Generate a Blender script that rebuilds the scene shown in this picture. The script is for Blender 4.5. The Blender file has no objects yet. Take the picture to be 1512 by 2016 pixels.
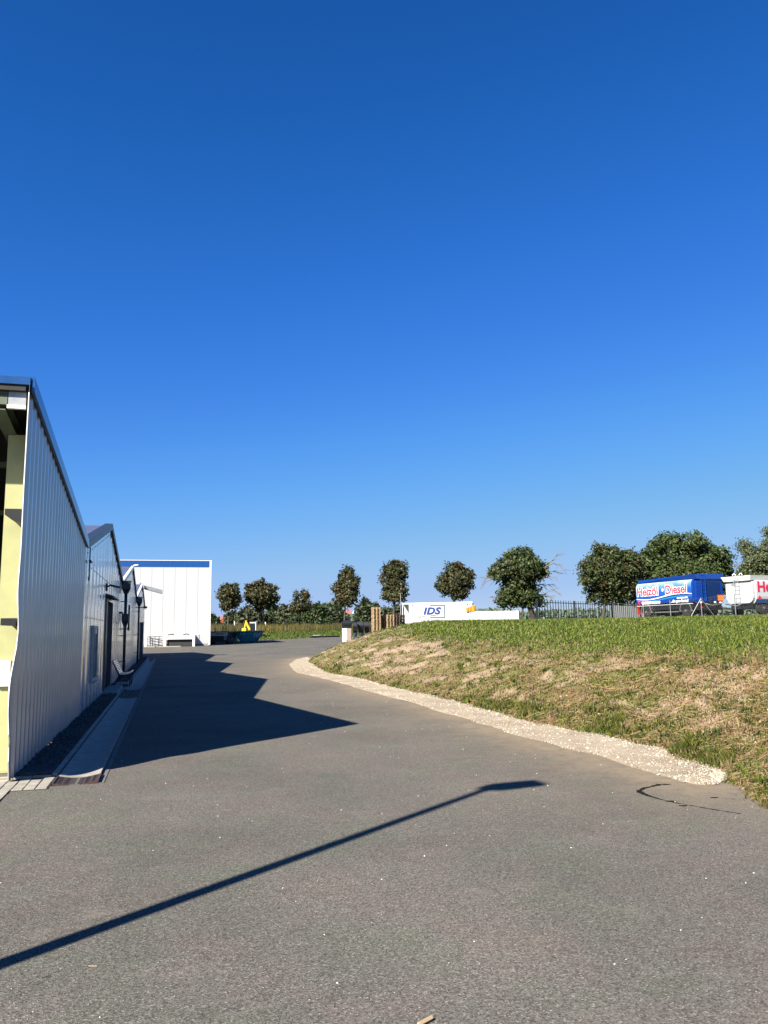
import bpy, math, random
import numpy as np
from math import sin, cos, tan, pi, sqrt, atan2, exp
from mathutils import Vector, Matrix
random.seed(7); rng = np.random.default_rng(11)
SC = bpy.context.scene
COL = SC.collection
# ------------------------------------------------------------------ camera, sky, sun
PITCH, ROLL, F, CH = .1486, -.0164, 1538.77, 1.6
fw = Vector((0, cos(PITCH), sin(PITCH))); rt = Vector((1, 0, 0)); up = rt.cross(fw)
xr = rt*cos(ROLL)+up*sin(ROLL); ur = up*cos(ROLL)-rt*sin(ROLL)
cam = bpy.data.cameras.new('camera'); camo = bpy.data.objects.new('camera', cam); COL.objects.link(camo)
cam.sensor_fit = 'VERTICAL'; cam.sensor_height = 24; cam.lens = F/2016*24; cam.clip_end = 9000; cam.clip_start = .05
camo.matrix_world = Matrix(((xr[0], ur[0], -fw[0], 0), (xr[1], ur[1], -fw[1], 0), (xr[2], ur[2], -fw[2], CH), (0, 0, 0, 1)))
SC.camera = camo
SUN_AZ, SUN_EL = .626, .6427          # direction the shadows run (from +Y towards +X), sun height
w = bpy.data.worlds.new('World'); SC.world = w; w.use_nodes = True
nt = w.node_tree; N = nt.nodes; L = nt.links
sky = N.new('ShaderNodeTexSky'); sky.sky_type = 'NISHITA'; sky.sun_disc = False
sky.sun_elevation = SUN_EL; sky.sun_rotation = SUN_AZ+pi
sky.air_density = 1; sky.dust_density = 0; sky.ozone_density = 6; sky.altitude = 500
def VS_(a, k):
    n = N.new('ShaderNodeVectorMath'); n.operation = 'SCALE'; n.inputs[3].default_value = k; L.new(a, n.inputs[0]); return n.outputs[0]
cv = N.new('ShaderNodeRGBCurve'); mp_ = cv.mapping; mp_.use_clip = True
for ci, pts_ in enumerate(([(0, 0), (.052, .0108), (.064, .0158), (.093, .0355), (.124, .06), (.174, .107), (.239, .172), (.3725, .287), (.465, .342), (.60, .39), (1, .72)],
                           [(0, 0), (.108, .0985), (.13, .128), (.186, .192), (.245, .254), (.335, .36), (.439, .444), (.611, .53), (.70, .55), (.80, .56), (1, .78)],
                           [(0, 0), (.235, .396), (.279, .49), (.383, .69), (.481, .80), (.607, .88), (.722, .89), (.83, .86), (1, .92)])):
    c_ = mp_.curves[ci]; c_.points[0].location = pts_[0]; c_.points[1].location = pts_[-1]
    for p_ in pts_[1:-1]: c_.points.new(*p_)
mp_.update(); L.new(VS_(sky.outputs[0], .1), cv.inputs['Color'])
bg = N['Background']; bg.inputs[1].default_value = .05; L.new(VS_(cv.outputs[0], 7.3), bg.inputs[0])
sun = bpy.data.lights.new('sun', 'SUN'); suno = bpy.data.objects.new('sun', sun); COL.objects.link(suno)
sun.energy = 5.0; sun.angle = math.radians(.53); sun.color = (1, .93, .83)
suno.rotation_euler = Vector((sin(SUN_AZ)*cos(SUN_EL), cos(SUN_AZ)*cos(SUN_EL), -sin(SUN_EL))).to_track_quat('-Z', 'Y').to_euler()
suno.location = (-20, -20, 30)
vs = SC.view_settings; vs.view_transform = 'Standard'; vs.look = 'None'; vs.exposure = 1.47; vs.gamma = 1
try: vs.use_curve_mapping = False
except Exception: pass
SC.cycles.max_bounces = 6; SC.cycles.transparent_max_bounces = 8

# ------------------------------------------------------------------ helpers
def ray(px, py): return fw*F + xr*(px-756) + ur*(1008-py)
def gnd(px, py, z=0): d = ray(px, py); return Vector((0, 0, CH))+d*((z-CH)/d[2])
def at(px, py, Y): d = ray(px, py); return Vector((0, 0, CH))+d*(Y/d[1])
BX, WAZ = -1.7147, -.2689
WD = Vector((sin(WAZ), cos(WAZ), 0)); WN = Vector((cos(WAZ), -sin(WAZ), 0)); WO = Vector((BX, 0, 0))
def W(s, n, z): return WO+WD*s+WN*n+Vector((0, 0, z))
def sstep(a, b, x): t = np.clip((np.asarray(x, float)-a)/(b-a), 0, 1); return t*t*(3-2*t)
def hsh(ix, iy, k=0):
    v = np.sin(ix*127.1+iy*311.7+k*74.7)*43758.5453; return v-np.floor(v)
def vnoise(x, y, k=0):
    x = np.asarray(x, float); y = np.asarray(y, float)
    ix = np.floor(x); iy = np.floor(y); fx = x-ix; fy = y-iy; fx = fx*fx*(3-2*fx); fy = fy*fy*(3-2*fy)
    a = hsh(ix, iy, k); b = hsh(ix+1, iy, k); c = hsh(ix, iy+1, k); d = hsh(ix+1, iy+1, k)
    return a+(b-a)*fx+(c-a)*fy+(a-b-c+d)*fx*fy
def fbm(x, y, o=4, k=0):
    s = 0; a = .5; t = 0
    for i in range(o): s = s+a*vnoise(x*2**i, y*2**i, k+i*13); t += a; a *= .5
    return s/t

ORG = {}
def O(o): return ORG.get(o.name, Vector((0, 0, 0)))
class MB:
    def __init__(s): s.v = []; s.f = []
    def add(s, vs, fs):
        b = len(s.v); s.v += [tuple(p) for p in vs]; s.f += [tuple(i+b for i in f) for f in fs]; return s
    def hexa(s, p):   # 8 points: bottom 4 ccw, top 4 ccw
        return s.add(p, [(3, 2, 1, 0), (4, 5, 6, 7), (0, 1, 5, 4), (1, 2, 6, 5), (2, 3, 7, 6), (3, 0, 4, 7)])
    def box(s, o, ax, ay, az):   # corner and three edge vectors
        o, ax, ay, az = map(Vector, (o, ax, ay, az))
        return s.hexa([o, o+ax, o+ax+ay, o+ay, o+az, o+ax+az, o+ax+ay+az, o+ay+az])
    def wbox(s, s0, s1, n0, n1, z0, z1):   # in the hall's frame
        return s.box(W(s0, n0, z0), WN*(n1-n0), WD*(s1-s0), (0, 0, z1-z0))
    def bx(s, x0, x1, y0, y1, z0, z1): return s.box((x0, y0, z0), (x1-x0, 0, 0), (0, y1-y0, 0), (0, 0, z1-z0))
    def tube(s, pts, r, n=8, cap=True):
        pts = [Vector(p) for p in pts]; rs = r if isinstance(r, (list, tuple)) else [r]*len(pts); b = len(s.v)
        prev = None
        for i, p in enumerate(pts):
            t = (pts[min(i+1, len(pts)-1)]-pts[max(i-1, 0)]).normalized()
            a = Vector((0, 0, 1)) if abs(t.z) < .9 else Vector((1, 0, 0))
            if prev is not None and abs(prev.dot(t)) < .95: a = prev
            u = t.cross(a).normalized(); v = t.cross(u); prev = a
            for k in range(n):
                q = p+(u*cos(2*pi*k/n)+v*sin(2*pi*k/n))*rs[i]; s.v.append(tuple(q))
        for i in range(len(pts)-1):
            for k in range(n):
                k2 = (k+1) % n; s.f.append((b+i*n+k, b+i*n+k2, b+(i+1)*n+k2, b+(i+1)*n+k))
        if cap:
            s.f.append(tuple(b+k for k in range(n))[::-1]); e = b+(len(pts)-1)*n; s.f.append(tuple(e+k for k in range(n)))
        return s
    def extr(s, prof, a, b):   # prof: list of Vectors (closed outline), swept from +a to +b
        n = len(prof); vs = [p+a for p in prof]+[p+b for p in prof]
        return s.add(vs, [tuple(range(n))[::-1], tuple(range(n, 2*n))]+[(i, (i+1) % n, (i+1) % n+n, i+n) for i in range(n)])
    def build(s, name, mat, parent=None, label=None, smooth=False, org=None, bevel=0):
        o0 = O(parent) if parent is not None else (org if org is not None else Vector((0, 0, 0)))
        me = bpy.data.meshes.new(name); me.from_pydata([(p[0]-o0[0], p[1]-o0[1], p[2]-o0[2]) for p in s.v], [], s.f)
        me.materials.append(mat)
        if smooth: me.polygons.foreach_set('use_smooth', [True]*len(me.polygons))
        ob = bpy.data.objects.new(name, me); COL.objects.link(ob)
        if parent is not None: ob.parent = parent
        else: ob.location = o0
        ORG[ob.name] = o0
        if label: ob['label'] = label
        if bevel:
            b = ob.modifiers.new('edges', 'BEVEL'); b.width = bevel; b.segments = 2; b.limit_method = 'ANGLE'
        return ob
def thing(name, loc, label, cat, group=None):
    o = bpy.data.objects.new(name, None); COL.objects.link(o); o.location = loc; o.empty_display_size = .3
    ORG[o.name] = Vector(loc); o['label'] = label; o['category'] = cat
    if group: o['group'] = group
    return o
def tag(o, label, cat, group=None):
    o['label'] = label; o['category'] = cat
    if group: o['group'] = group
    return o
def kind(o, k): o['kind'] = k; return o
def npmesh(name, V, Fc, mat, col=None, parent=None, smooth=False, org=None):
    """V (n,3), Fc (m,k) all faces with k corners"""
    me = bpy.data.meshes.new(name); n = len(V); m, k = Fc.shape
    V = np.array(V, float)
    o0 = O(parent) if parent is not None else (org if org is not None else Vector((0, 0, 0)))
    V = V-np.array(o0)
    me.vertices.add(n); me.vertices.foreach_set('co', V.astype(np.float32).ravel())
    me.loops.add(m*k); me.loops.foreach_set('vertex_index', Fc.astype(np.int32).ravel())
    me.polygons.add(m); me.polygons.foreach_set('loop_start', np.arange(0, m*k, k, dtype=np.int32))
    me.update(calc_edges=True)
    if smooth: me.polygons.foreach_set('use_smooth', np.ones(m, bool))
    if col is not None:
        a = me.color_attributes.new('Col', 'FLOAT_COLOR', 'POINT'); c = np.ones((n, 4), np.float32); c[:, :col.shape[1]] = col
        a.data.foreach_set('color', c.ravel())
    me.materials.append(mat); me.validate()
    ob = bpy.data.objects.new(name, me); COL.objects.link(ob)
    if parent is not None: ob.parent = parent
    else: ob.location = o0
    ORG[ob.name] = o0
    return ob

# ------------------------------------------------------------------ materials
def nodes(name):
    m = bpy.data.materials.new(name); m.use_nodes = True; t = m.node_tree; return m, t, t.nodes, t.links, t.nodes['Principled BSDF']
def mat(name, c, rough=.6, metal=0, var=.12, vs=6, bump=0, bs=60, coat=0, spec=.5, dirt=None):
    if max(c) < .7 and metal < .4: c = [x*.78 for x in c]
    m, t, n, l, p = nodes(name)
    p.inputs['Roughness'].default_value = rough; p.inputs['Metallic'].default_value = metal
    p.inputs['Coat Weight'].default_value = coat; p.inputs['Coat Roughness'].default_value = .06
    p.inputs['Specular IOR Level'].default_value = spec
    tc = n.new('ShaderNodeNewGeometry')
    nz = n.new('ShaderNodeTexNoise'); nz.inputs['Scale'].default_value = vs; nz.inputs['Detail'].default_value = 5
    l.new(tc.outputs['Position'], nz.inputs['Vector'])
    mr = n.new('ShaderNodeMapRange'); mr.inputs[1].default_value = .25; mr.inputs[2].default_value = .75; l.new(nz.outputs[0], mr.inputs[0])
    mx = n.new('ShaderNodeMix'); mx.data_type = 'RGBA'; l.new(mr.outputs[0], mx.inputs[0])
    c2 = dirt or [x*(1-2*var) for x in c]
    mx.inputs[6].default_value = (*c2, 1); mx.inputs[7].default_value = (*[min(1, x*(1+var*.6)) for x in c], 1)
    l.new(mx.outputs[2], p.inputs['Base Color'])
    if bump:
        n2 = n.new('ShaderNodeTexNoise'); n2.inputs['Scale'].default_value = bs; n2.inputs['Detail'].default_value = 4; l.new(tc.outputs['Position'], n2.inputs['Vector'])
        b = n.new('ShaderNodeBump'); b.inputs['Strength'].default_value = bump; b.inputs['Distance'].default_value = .01
        l.new(n2.outputs[0], b.inputs['Height']); l.new(b.outputs[0], p.inputs['Normal'])
    return m
def leafmat(name, gain=1, trans=.25, rough=.6, spec=.3):
    m, t, n, l, p = nodes(name)
    a = n.new('ShaderNodeAttribute'); a.attribute_name = 'Col'
    l.new(a.outputs['Color'], p.inputs['Base Color']); p.inputs['Roughness'].default_value = rough; p.inputs['Specular IOR Level'].default_value = spec
    tr = n.new('ShaderNodeBsdfTranslucent'); l.new(a.outputs['Color'], tr.inputs[0])
    ms = n.new('ShaderNodeMixShader'); ms.inputs[0].default_value = trans
    l.new(p.outputs[0], ms.inputs[1]); l.new(tr.outputs[0], ms.inputs[2]); l.new(ms.outputs[0], n['Material Output'].inputs[0])
    return m
def asphalt_mat():
    m, t, n, l, p = nodes('asphalt'); g = n.new('ShaderNodeNewGeometry')
    def noise(sc, det=4, rough=.5):
        z = n.new('ShaderNodeTexNoise'); z.inputs['Scale'].default_value = sc; z.inputs['Detail'].default_value = det; z.inputs['Roughness'].default_value = rough
        l.new(g.outputs['Position'], z.inputs['Vector']); return z.outputs[0]
    def ramp(f, stops):
        r = n.new('ShaderNodeValToRGB'); e = r.color_ramp.elements
        while len(e) < len(stops): e.new(.5)
        for i, (q, c) in enumerate(stops): e[i].position = q; e[i].color = (c[0], c[1], c[2], 1) if isinstance(c, tuple) else (c, c, c, 1)
        l.new(f, r.inputs[0]); return r.outputs[0]
    def mix(bt, f, a, b):
        x = n.new('ShaderNodeMix'); x.data_type = 'RGBA'; x.blend_type = bt
        if isinstance(f, float): x.inputs[0].default_value = f
        else: l.new(f, x.inputs[0])
        for i, v in ((6, a), (7, b)):
            if isinstance(v, tuple): x.inputs[i].default_value = (*v, 1)
            else: l.new(v, x.inputs[i])
        return x.outputs[2]
    vo = n.new('ShaderNodeTexVoronoi'); vo.inputs['Scale'].default_value = 130; l.new(g.outputs['Position'], vo.inputs['Vector'])
    sepc = n.new('ShaderNodeSeparateColor'); l.new(vo.outputs['Color'], sepc.inputs[0])
    grain = ramp(sepc.outputs[0], [(0, (.045, .042, .038)), (.45, (.097, .092, .082)), (.86, (.130, .123, .109)), (.965, (.165, .157, .144)), (.993, (.23, .22, .20))])
    fine = ramp(noise(420, 3, .7), [(.3, .55), (.5, 1.0), (.72, 1.6)])
    base = mix('MULTIPLY', 1.0, grain, fine)
    patch = ramp(noise(.35, 5, .6), [(.35, (.80, .82, .80)), (.5, (1.0, .985, .97)), (.62, (1.12, 1.09, 1.06))])
    base = mix('MULTIPLY', 1.0, base, patch)
    tint = ramp(noise(1.3, 4, .6), [(.38, (.95, 1.02, .93)), (.5, (1, 1, .98)), (.62, (1.05, 1.0, .97))])
    base = mix('MULTIPLY', 1.0, base, tint)
    mp = n.new('ShaderNodeMapping'); mp.inputs['Scale'].default_value = (.8, 1.3, 1); mp.inputs['Rotation'].default_value = (0, 0, .25)
    l.new(g.outputs['Position'], mp.inputs[0])
    z = n.new('ShaderNodeTexNoise'); z.inputs['Scale'].default_value = 1.5; z.inputs['Detail'].default_value = 10; z.inputs['Roughness'].default_value = .8; l.new(mp.outputs[0], z.inputs['Vector'])
    scuff = ramp(z.outputs[0], [(.56, 0.0), (.64, .3), (.69, .95)])
    base = mix('MIX', scuff, base, (.17, .152, .125))
    a = n.new('ShaderNodeAttribute'); a.attribute_name = 'Col'; sa = n.new('ShaderNodeSeparateColor'); l.new(a.outputs['Color'], sa.inputs[0])
    mt = n.new('ShaderNodeMath'); mt.operation = 'MULTIPLY'; mt.use_clamp = True; l.new(sa.outputs[0], mt.inputs[0]); l.new(ramp(noise(5, 6, .7), [(.3, .35), (.7, 1.3)]), mt.inputs[1])
    base = mix('MIX', mt.outputs[0], base, (.20, .158, .105))
    l.new(base, p.inputs['Base Color']); p.inputs['Roughness'].default_value = .95; p.inputs['Specular IOR Level'].default_value = .1
    b = n.new('ShaderNodeBump'); b.inputs['Strength'].default_value = .55; b.inputs['Distance'].default_value = .004; l.new(vo.outputs['Distance'], b.inputs['Height'])
    l.new(b.outputs[0], p.inputs['Normal']); return m
def vcol_mat(name, rough=.9, bump=.5, bs=40, gvar=True):
    m, t, n, l, p = nodes(name); a = n.new('ShaderNodeAttribute'); a.attribute_name = 'Col'; g = n.new('ShaderNodeNewGeometry')
    z = n.new('ShaderNodeTexNoise'); z.inputs['Scale'].default_value = bs; z.inputs['Detail'].default_value = 6; z.inputs['Roughness'].default_value = .7; l.new(g.outputs['Position'], z.inputs['Vector'])
    r = n.new('ShaderNodeMapRange'); r.inputs[1].default_value = .3; r.inputs[2].default_value = .7; r.inputs[3].default_value = .6; r.inputs[4].default_value = 1.35; l.new(z.outputs[0], r.inputs[0])
    x = n.new('ShaderNodeMix'); x.data_type = 'RGBA'; x.blend_type = 'MULTIPLY'; x.inputs[0].default_value = 1; l.new(a.outputs['Color'], x.inputs[6]); l.new(r.outputs[0], x.inputs[7])
    l.new(x.outputs[2], p.inputs['Base Color']); p.inputs['Roughness'].default_value = rough; p.inputs['Specular IOR Level'].default_value = .2
    b = n.new('ShaderNodeBump'); b.inputs['Strength'].default_value = bump; b.inputs['Distance'].default_value = .03; l.new(z.outputs[0], b.inputs['Height']); l.new(b.outputs[0], p.inputs['Normal'])
    return m
M = dict(
 asphalt=asphalt_mat(), soil=vcol_mat('soil_and_turf'), gravelbed=vcol_mat('pale_gravel_dust', bs=70, bump=.7), field=vcol_mat('field_soil', bs=3),
 blade=leafmat('grass_blades', trans=.3), leaf=leafmat('tree_leaves', trans=.18, spec=.4), 
 bark=mat('bark', (.075, .06, .045), .9, bump=.6, bs=25), darkbark=mat('dark_bark', (.03, .025, .02), .9, bump=.6, bs=25), twig=mat('bare_twig', (.22, .17, .12), .9),
 sheet=mat('grey_coated_sheet', (.50, .50, .48), .28, .42, var=.06, vs=1.5, coat=.3, spec=.6), 
 sheet2=mat('pale_coated_sheet', (.80, .81, .79), .22, .6, var=.05, vs=1.2, coat=.3, spec=.6),
 roofm=mat('roof_sheet', (.16, .16, .20), .35, .4, var=.15, vs=3), bluetrim=mat('blue_flashing', (.02, .10, .30), .3, .2, coat=.4), whitetrim=mat('white_trim', (.75, .75, .73), .45),
 steel=mat('pale_green_steel', (.46, .46, .21), .5, var=.05), steelgreen=mat('shaded_green_steel', (.12, .15, .09), .6), blackm=mat('black_steel', (.012, .012, .013), .5), interior=mat('shaded_interior', (.03, .028, .026), .8),  # steelgreen and interior are darkened to paint the shade under the roof
 doorm=mat('slate_door', (.035, .055, .075), .3, .1, coat=.4), glass=mat('dark_glass', (.02, .03, .04), .05, 0, spec=1), whitep=mat('white_paint', (.78, .77, .74), .45, var=.03, vs=3), whitepanel=mat('white_cladding', (.56, .56, .555), .5, var=.02, vs=.8, coat=.15),
 bluep=mat('blue_cladding', (.006, .075, .29), .4, coat=.2, var=.04), zinc=mat('dark_zinc', (.05, .055, .06), .4, .6), greym=mat('grey_metal', (.35, .36, .36), .45, .5), galv=mat('galvanised_steel', (.26, .27, .27), .45, .5), 
 pebble=mat('dark_pebble', (.10, .09, .085), .8, var=.35, vs=14), concrete=mat('concrete', (.36, .33, .28), .85, bump=.4, bs=50, var=.15), paver=mat('grey_paver', (.38, .35, .28), .85, bump=.5, bs=60, var=.15, vs=9),
 screenm=mat('weathered_screen', (.22, .24, .24), .5), jointc=mat('dark_concrete', (.15, .14, .125), .9, bump=.4), jointm=mat('joint_sand', (.08, .07, .055), .95), rust=mat('brown_iron_grate', (.085, .05, .042), .7, .3, var=.2, vs=30, bump=.4), slat=mat('pale_bench_slat', (.55, .53, .48), .3, coat=.6), mound_stone=mat('pale_stone', (.62, .55, .46), .9, var=.2, vs=20),
 tblue=mat('gloss_blue_paint', (.006, .045, .27), .18, 0, coat=.8, var=.05), tdark=mat('navy_paint', (.008, .03, .11), .25, coat=.6), tyre=mat('rubber', (.018, .017, .016), .85), rimm=mat('wheel_rim', (.06, .045, .04), .6, .4), fender=mat('grey_fender', (.16, .16, .15), .6),
 redp=mat('red_print', (.62, .02, .07), .4, var=.02), orange=mat('orange_plastic', (.85, .22, .02), .5, var=.08), redt=mat('red_lamp', (.55, .04, .03), .35), teal=mat('teal_skip_paint', (.02, .24, .25), .45, var=.2, vs=4), skipmark=mat('pale_marking', (.6, .62, .6), .5),
 yellow=mat('yellow_paint', (.75, .50, .03), .4), idsb=mat('logo_blue', (.01, .04, .22), .4, var=.02), idsg=mat('logo_grey', (.10, .12, .18), .5), faint=mat('faint_lettering', (.42, .43, .46), .6), wood=mat('pale_pallet_wood', (.50, .35, .19), .8, var=.2, vs=5), darkwood=mat('weathered_pallet_wood', (.10, .06, .045), .85, var=.3, vs=5), 
 blackpl=mat('black_plastic', (.012, .014, .017), .35), tan_=mat('tan_plastic', (.35, .27, .22), .6), tile=mat('red_roof_tile', (.42, .12, .06), .8, var=.15, vs=1), render_=mat('white_render', (.75, .74, .70), .8), fence=mat('dark_fence_paint', (.02, .025, .03), .5), oil=mat('damp_stain', (.022, .020, .02), .95, spec=.05, var=.3, vs=12), stick=mat('pale_wood_sliver', (.55, .40, .22), .8), hazard=mat('hazard_white', (.62, .62, .6), .5))

# ------------------------------------------------------------------ ground shape
YE = ([-40, -14.8, -6, 20], [78, 94.6, 109.7, 120])
def yard(x, y): return .011*np.log1p(np.exp(np.clip((np.asarray(y, float)-48)*.4, -50, 50)))/.4
def G(x, y):
    x = np.asarray(x, float); y = np.asarray(y, float); ye = np.interp(x, *YE); yh = .011*np.log1p(np.exp(np.clip((np.minimum(y, 130)-48)*.4, -50, 50)))/.4
    t = sstep(0, 1, (y-ye)/12); return yh*(1-t)+1.5*t
TOE_PX = [(1512, 1583), (1422, 1526), (1376, 1504), (1324, 1490), (1286, 1474), (1224, 1461), (1171, 1446), (1111, 1438), (1023, 1418), (990, 1410), (930, 1390), (877, 1380), (831, 1367), (791, 1360.5), (745, 1347), (692, 1334), (643, 1326), (605, 1304)]
TOE = [(12, -6), (7.5, -1), (4.6, 2.5), (3.6, 5)]+[(gnd(*q)[0], gnd(*q)[1]) for q in TOE_PX]+[(-4.15, 43), (-3.6, 47), (-1.2, 51), (.8, 56), (.8, 60), (0, 66), (-3.5, 78), (-4.5, 100), (-4.5, 145)]
TX = np.array([p[0] for p in TOE]); TY = np.array([p[1] for p in TOE])
oy = np.argsort(TY); TYs, TXs = TY[oy], TX[oy]
def sdist(x, y):
    x = np.asarray(x, float).ravel(); y = np.asarray(y, float).ravel(); d = np.full(x.shape, 1e9)
    for i in range(len(TX)-1):
        ax, ay, bx_, by = TX[i], TY[i], TX[i+1], TY[i+1]; ex, ey = bx_-ax, by-ay
        t = np.clip(((x-ax)*ex+(y-ay)*ey)/(ex*ex+ey*ey), 0, 1); d = np.minimum(d, np.hypot(x-ax-t*ex, y-ay-t*ey))
    ins = x > np.interp(y, TYs, TXs); return np.where(ins, d, -d)
def hp(x, y):
    h = np.interp(y, [0, 28, 60, 200], [1.68, 1.73, 2.03, 2.10]); return h+.10*sstep(8, -2, x)*sstep(60, 40, y)+np.clip((x-12)*.005, 0, .1)*sstep(70, 50, y)
def mound(x, y, detail=True):
    sh = np.asarray(x).shape; x = np.asarray(x, float).ravel(); y = np.asarray(y, float).ravel()
    d = sdist(x, y)+.25*(fbm(x*1.2, y*1.2, 3, 5)-.5)
    wd = np.interp(y, [20, 38, 70], [2.6, 1.35, 1.6]); u = np.clip(d, 0, None)/wd
    hh = hp(x, y); a = 1.18*(1-np.exp(-.85*u**1.15)); z = a+(hh-1.18)*sstep(0, 1, (np.clip(d, 0, None)-.5*wd)/(4.6*wd))
    if detail:
        k = sstep(0, .6, d); lo = sstep(9, 1, d)
        bz = sstep(.5, .6, fbm(x*.8, y*.8, 3, 33)); z = z+k*lo*(.03+.05*bz)*(fbm(x*7, y*7, 3, 15)-.5)+k*(.10*(fbm(x*.7, y*.7, 4, 3)-.5)+(.03+.26*lo)*(fbm(x*2.8, y*2.8, 4, 9)-.5))
    z = np.where(d < 0, np.maximum(d*.5, -.25)-.02, z)
    z = z+yard(x, y)*sstep(2, 0, d)
    return z.reshape(sh), d.reshape(sh)
def grid(xs, ys):
    nx, ny = len(xs[0]), len(ys)
    idx = np.arange(nx*ny).reshape(ny, nx); return np.stack([idx[:-1, :-1], idx[:-1, 1:], idx[1:, 1:], idx[1:, :-1]], -1).reshape(-1, 4)
# field to the horizon
gx = np.concatenate([-np.geomspace(3000, 45, 30), np.linspace(-40, 40, 81), np.geomspace(45, 3000, 30)]); gy = np.concatenate([[-400, -200, -100, -60], np.linspace(-30, 160, 191), np.geomspace(170, 5000, 30)])
X, Y = np.meshgrid(gx, gy); Z = G(X, Y)-.05
Z = np.where((sdist(X, Y).reshape(X.shape) > 1) & (Y < 140), Z-.3, Z)
n1 = fbm(X*.15, Y*.6, 4, 2)[..., None]; gcol = np.array([.06, .085, .02])*(1-n1)+np.array([.12, .12, .04])*n1
ob = npmesh('field', np.stack([X, Y, Z], -1).reshape(-1, 3), grid(X, gy), M['field'], gcol.reshape(-1, 3), smooth=True); kind(ob, 'structure')
# asphalt
OUT_PX = [(1422, 1537), (1402, 1547), (1376, 1547), (1343, 1541), (1293, 1527), (1243.5, 1512.5), (1197, 1498), (1144, 1481), (1078, 1464.5), (1012, 1446), (973, 1435), (924, 1420), (874, 1405), (825, 1389), (775, 1375), (725, 1362), (676, 1347), (626, 1334), (580, 1324), (567, 1308), (580, 1299), (603, 1294)]
OUTL = [gnd(*q) for q in OUT_PX]
def odist(x, y):
    d = np.full(x.shape, 1e9)
    for a, b in zip(OUTL[:-1], OUTL[1:]):
        ex, ey = b[0]-a[0], b[1]-a[1]; t = np.clip(((x-a[0])*ex+(y-a[1])*ey)/(ex*ex+ey*ey), 0, 1); d = np.minimum(d, np.hypot(x-a[0]-t*ex, y-a[1]-t*ey))
    return d
xs = np.concatenate([np.linspace(-40, -9, 40), np.linspace(-8.8, 8, 120), np.linspace(8.5, 16, 12)]); vy = np.concatenate([np.linspace(-14, 3, 18), np.linspace(3.1, 30, 180), np.linspace(30.5, 60, 60)]); 
rows = []
for y in vy: rows.append(np.full(len(xs), y))
for t in np.linspace(.03, 1, 40): rows.append(60+(np.interp(xs, *YE)-60)*t)
Yg = np.array(rows); Xg = np.tile(xs, (len(rows), 1)); Zg = yard(Xg, Yg)
dd = odist(Xg, Yg); dust = np.clip(np.exp(-dd/.45)*1.0+np.exp(-dd/1.8)*.30, 0, 1)*(.4+fbm(Xg*1.5, Yg*1.5, 4, 4)*1.2)
dust = np.where(Yg > 110, 0, dust); dc = np.stack([dust]*3, -1).reshape(-1, 3)
ob = npmesh('asphalt_yard', np.stack([Xg, Yg, Zg], -1).reshape(-1, 3), grid(Xg, rows), M['asphalt'], dc, smooth=True); kind(ob, 'structure')
# grass bank
STRAW = np.array([.26, .19, .095]); SOIL = np.array([.36, .265, .175]); GREEN = np.array([.046, .074, .009]); DGREEN = np.array([.026, .036, .008]); LGREEN = np.array([.125, .158, .018])
def bankzone(x, y, d):
    top = sstep(2.8, 5.4, d+1.6*(fbm(x*.35, y*.35, 3, 21)-.5)+.7*(fbm(x*2.5, y*2.5, 3, 22)-.5)); n = fbm(x*.8, y*.8, 4, 33); m2 = fbm(x*3.2+y*1.0, y*2.0, 4, 41)
    bare = sstep(.49, .57, n*.45+m2*.55)*(1-top)*sstep(.15, .9, d)*(.62+.38*sstep(20, 34, y))
    foot = sstep(1.0, .2, d)
    return top, np.clip(bare, 0, 1), foot, m2
rowy = np.concatenate([np.linspace(-6, 5, 12), np.geomspace(5.2, 60, 330), np.linspace(61, 145, 60)]); cj = np.concatenate([np.linspace(-.6, 9, 150), np.geomspace(9.2, 95, 110)])
XX = np.array([np.interp(y, TYs, TXs)+cj for y in rowy]); YY = np.tile(rowy[:, None], (1, len(cj))); ZZ, DD = mound(XX, YY)
top, bare, foot, m2 = bankzone(XX, YY, DD)
c = SOIL*(.6+.5*m2[..., None])*.8; gt = GREEN*1.0
turf = (STRAW*.35+GREEN*.6)*(1-top[..., None])+gt*top[..., None]
c = turf*(1-np.clip(bare*1.3, 0, 1))[..., None]+c*np.clip(bare*1.3, 0, 1)[..., None]
Fq = grid(XX, rowy); keep = (DD.ravel()[Fq] > -.55).any(1); Fq = Fq[keep]
ob = npmesh('grass_bank', np.stack([XX, YY, ZZ], -1).reshape(-1, 3), Fq, M['soil'], c.reshape(-1, 3), smooth=True); kind(ob, 'structure')
# pale gravel strip between asphalt and bank
tin = [gnd(*q) for q in TOE_PX[1:]][::1]
def resamp(P, n):
    P = np.array([[p[0], p[1]] for p in P]); s = np.concatenate([[0], np.cumsum(np.hypot(*np.diff(P, axis=0).T))]); t = np.linspace(0, s[-1], n)
    return np.stack([np.interp(t, s, P[:, 0]), np.interp(t, s, P[:, 1])], -1)
NA = 420
A = resamp(OUTL, NA); B = resamp([Vector((gnd(1422, 1530)[0], gnd(1422, 1530)[1], 0))]+tin[:-1]+[gnd(610, 1300)], NA)
dirn = B-A; ln = np.hypot(*dirn.T)[:, None]; A = A-dirn/ln*(.22*(fbm(np.arange(NA)*.16, np.arange(NA)*0., 5, 8)-.5)[:, None]*sstep(0, 20, np.arange(NA))[:, None]); B = B+np.array([[.2, .12]])*sstep(0, 12, np.arange(NA))[:, None]
ts = np.linspace(0, 1, 14)[None, :, None]; P2 = A[:, None]*(1-ts)+B[:, None]*ts
gz = .004+.014*np.sin(np.clip(ts[..., 0]*1.2, 0, 1)*pi/2)*(.6+.6*fbm(P2[..., 0]*2, P2[..., 1]*2, 3, 2))*sstep(0, 25, np.arange(NA))[:, None]+.003; gz[:, 0] = -.01
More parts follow.
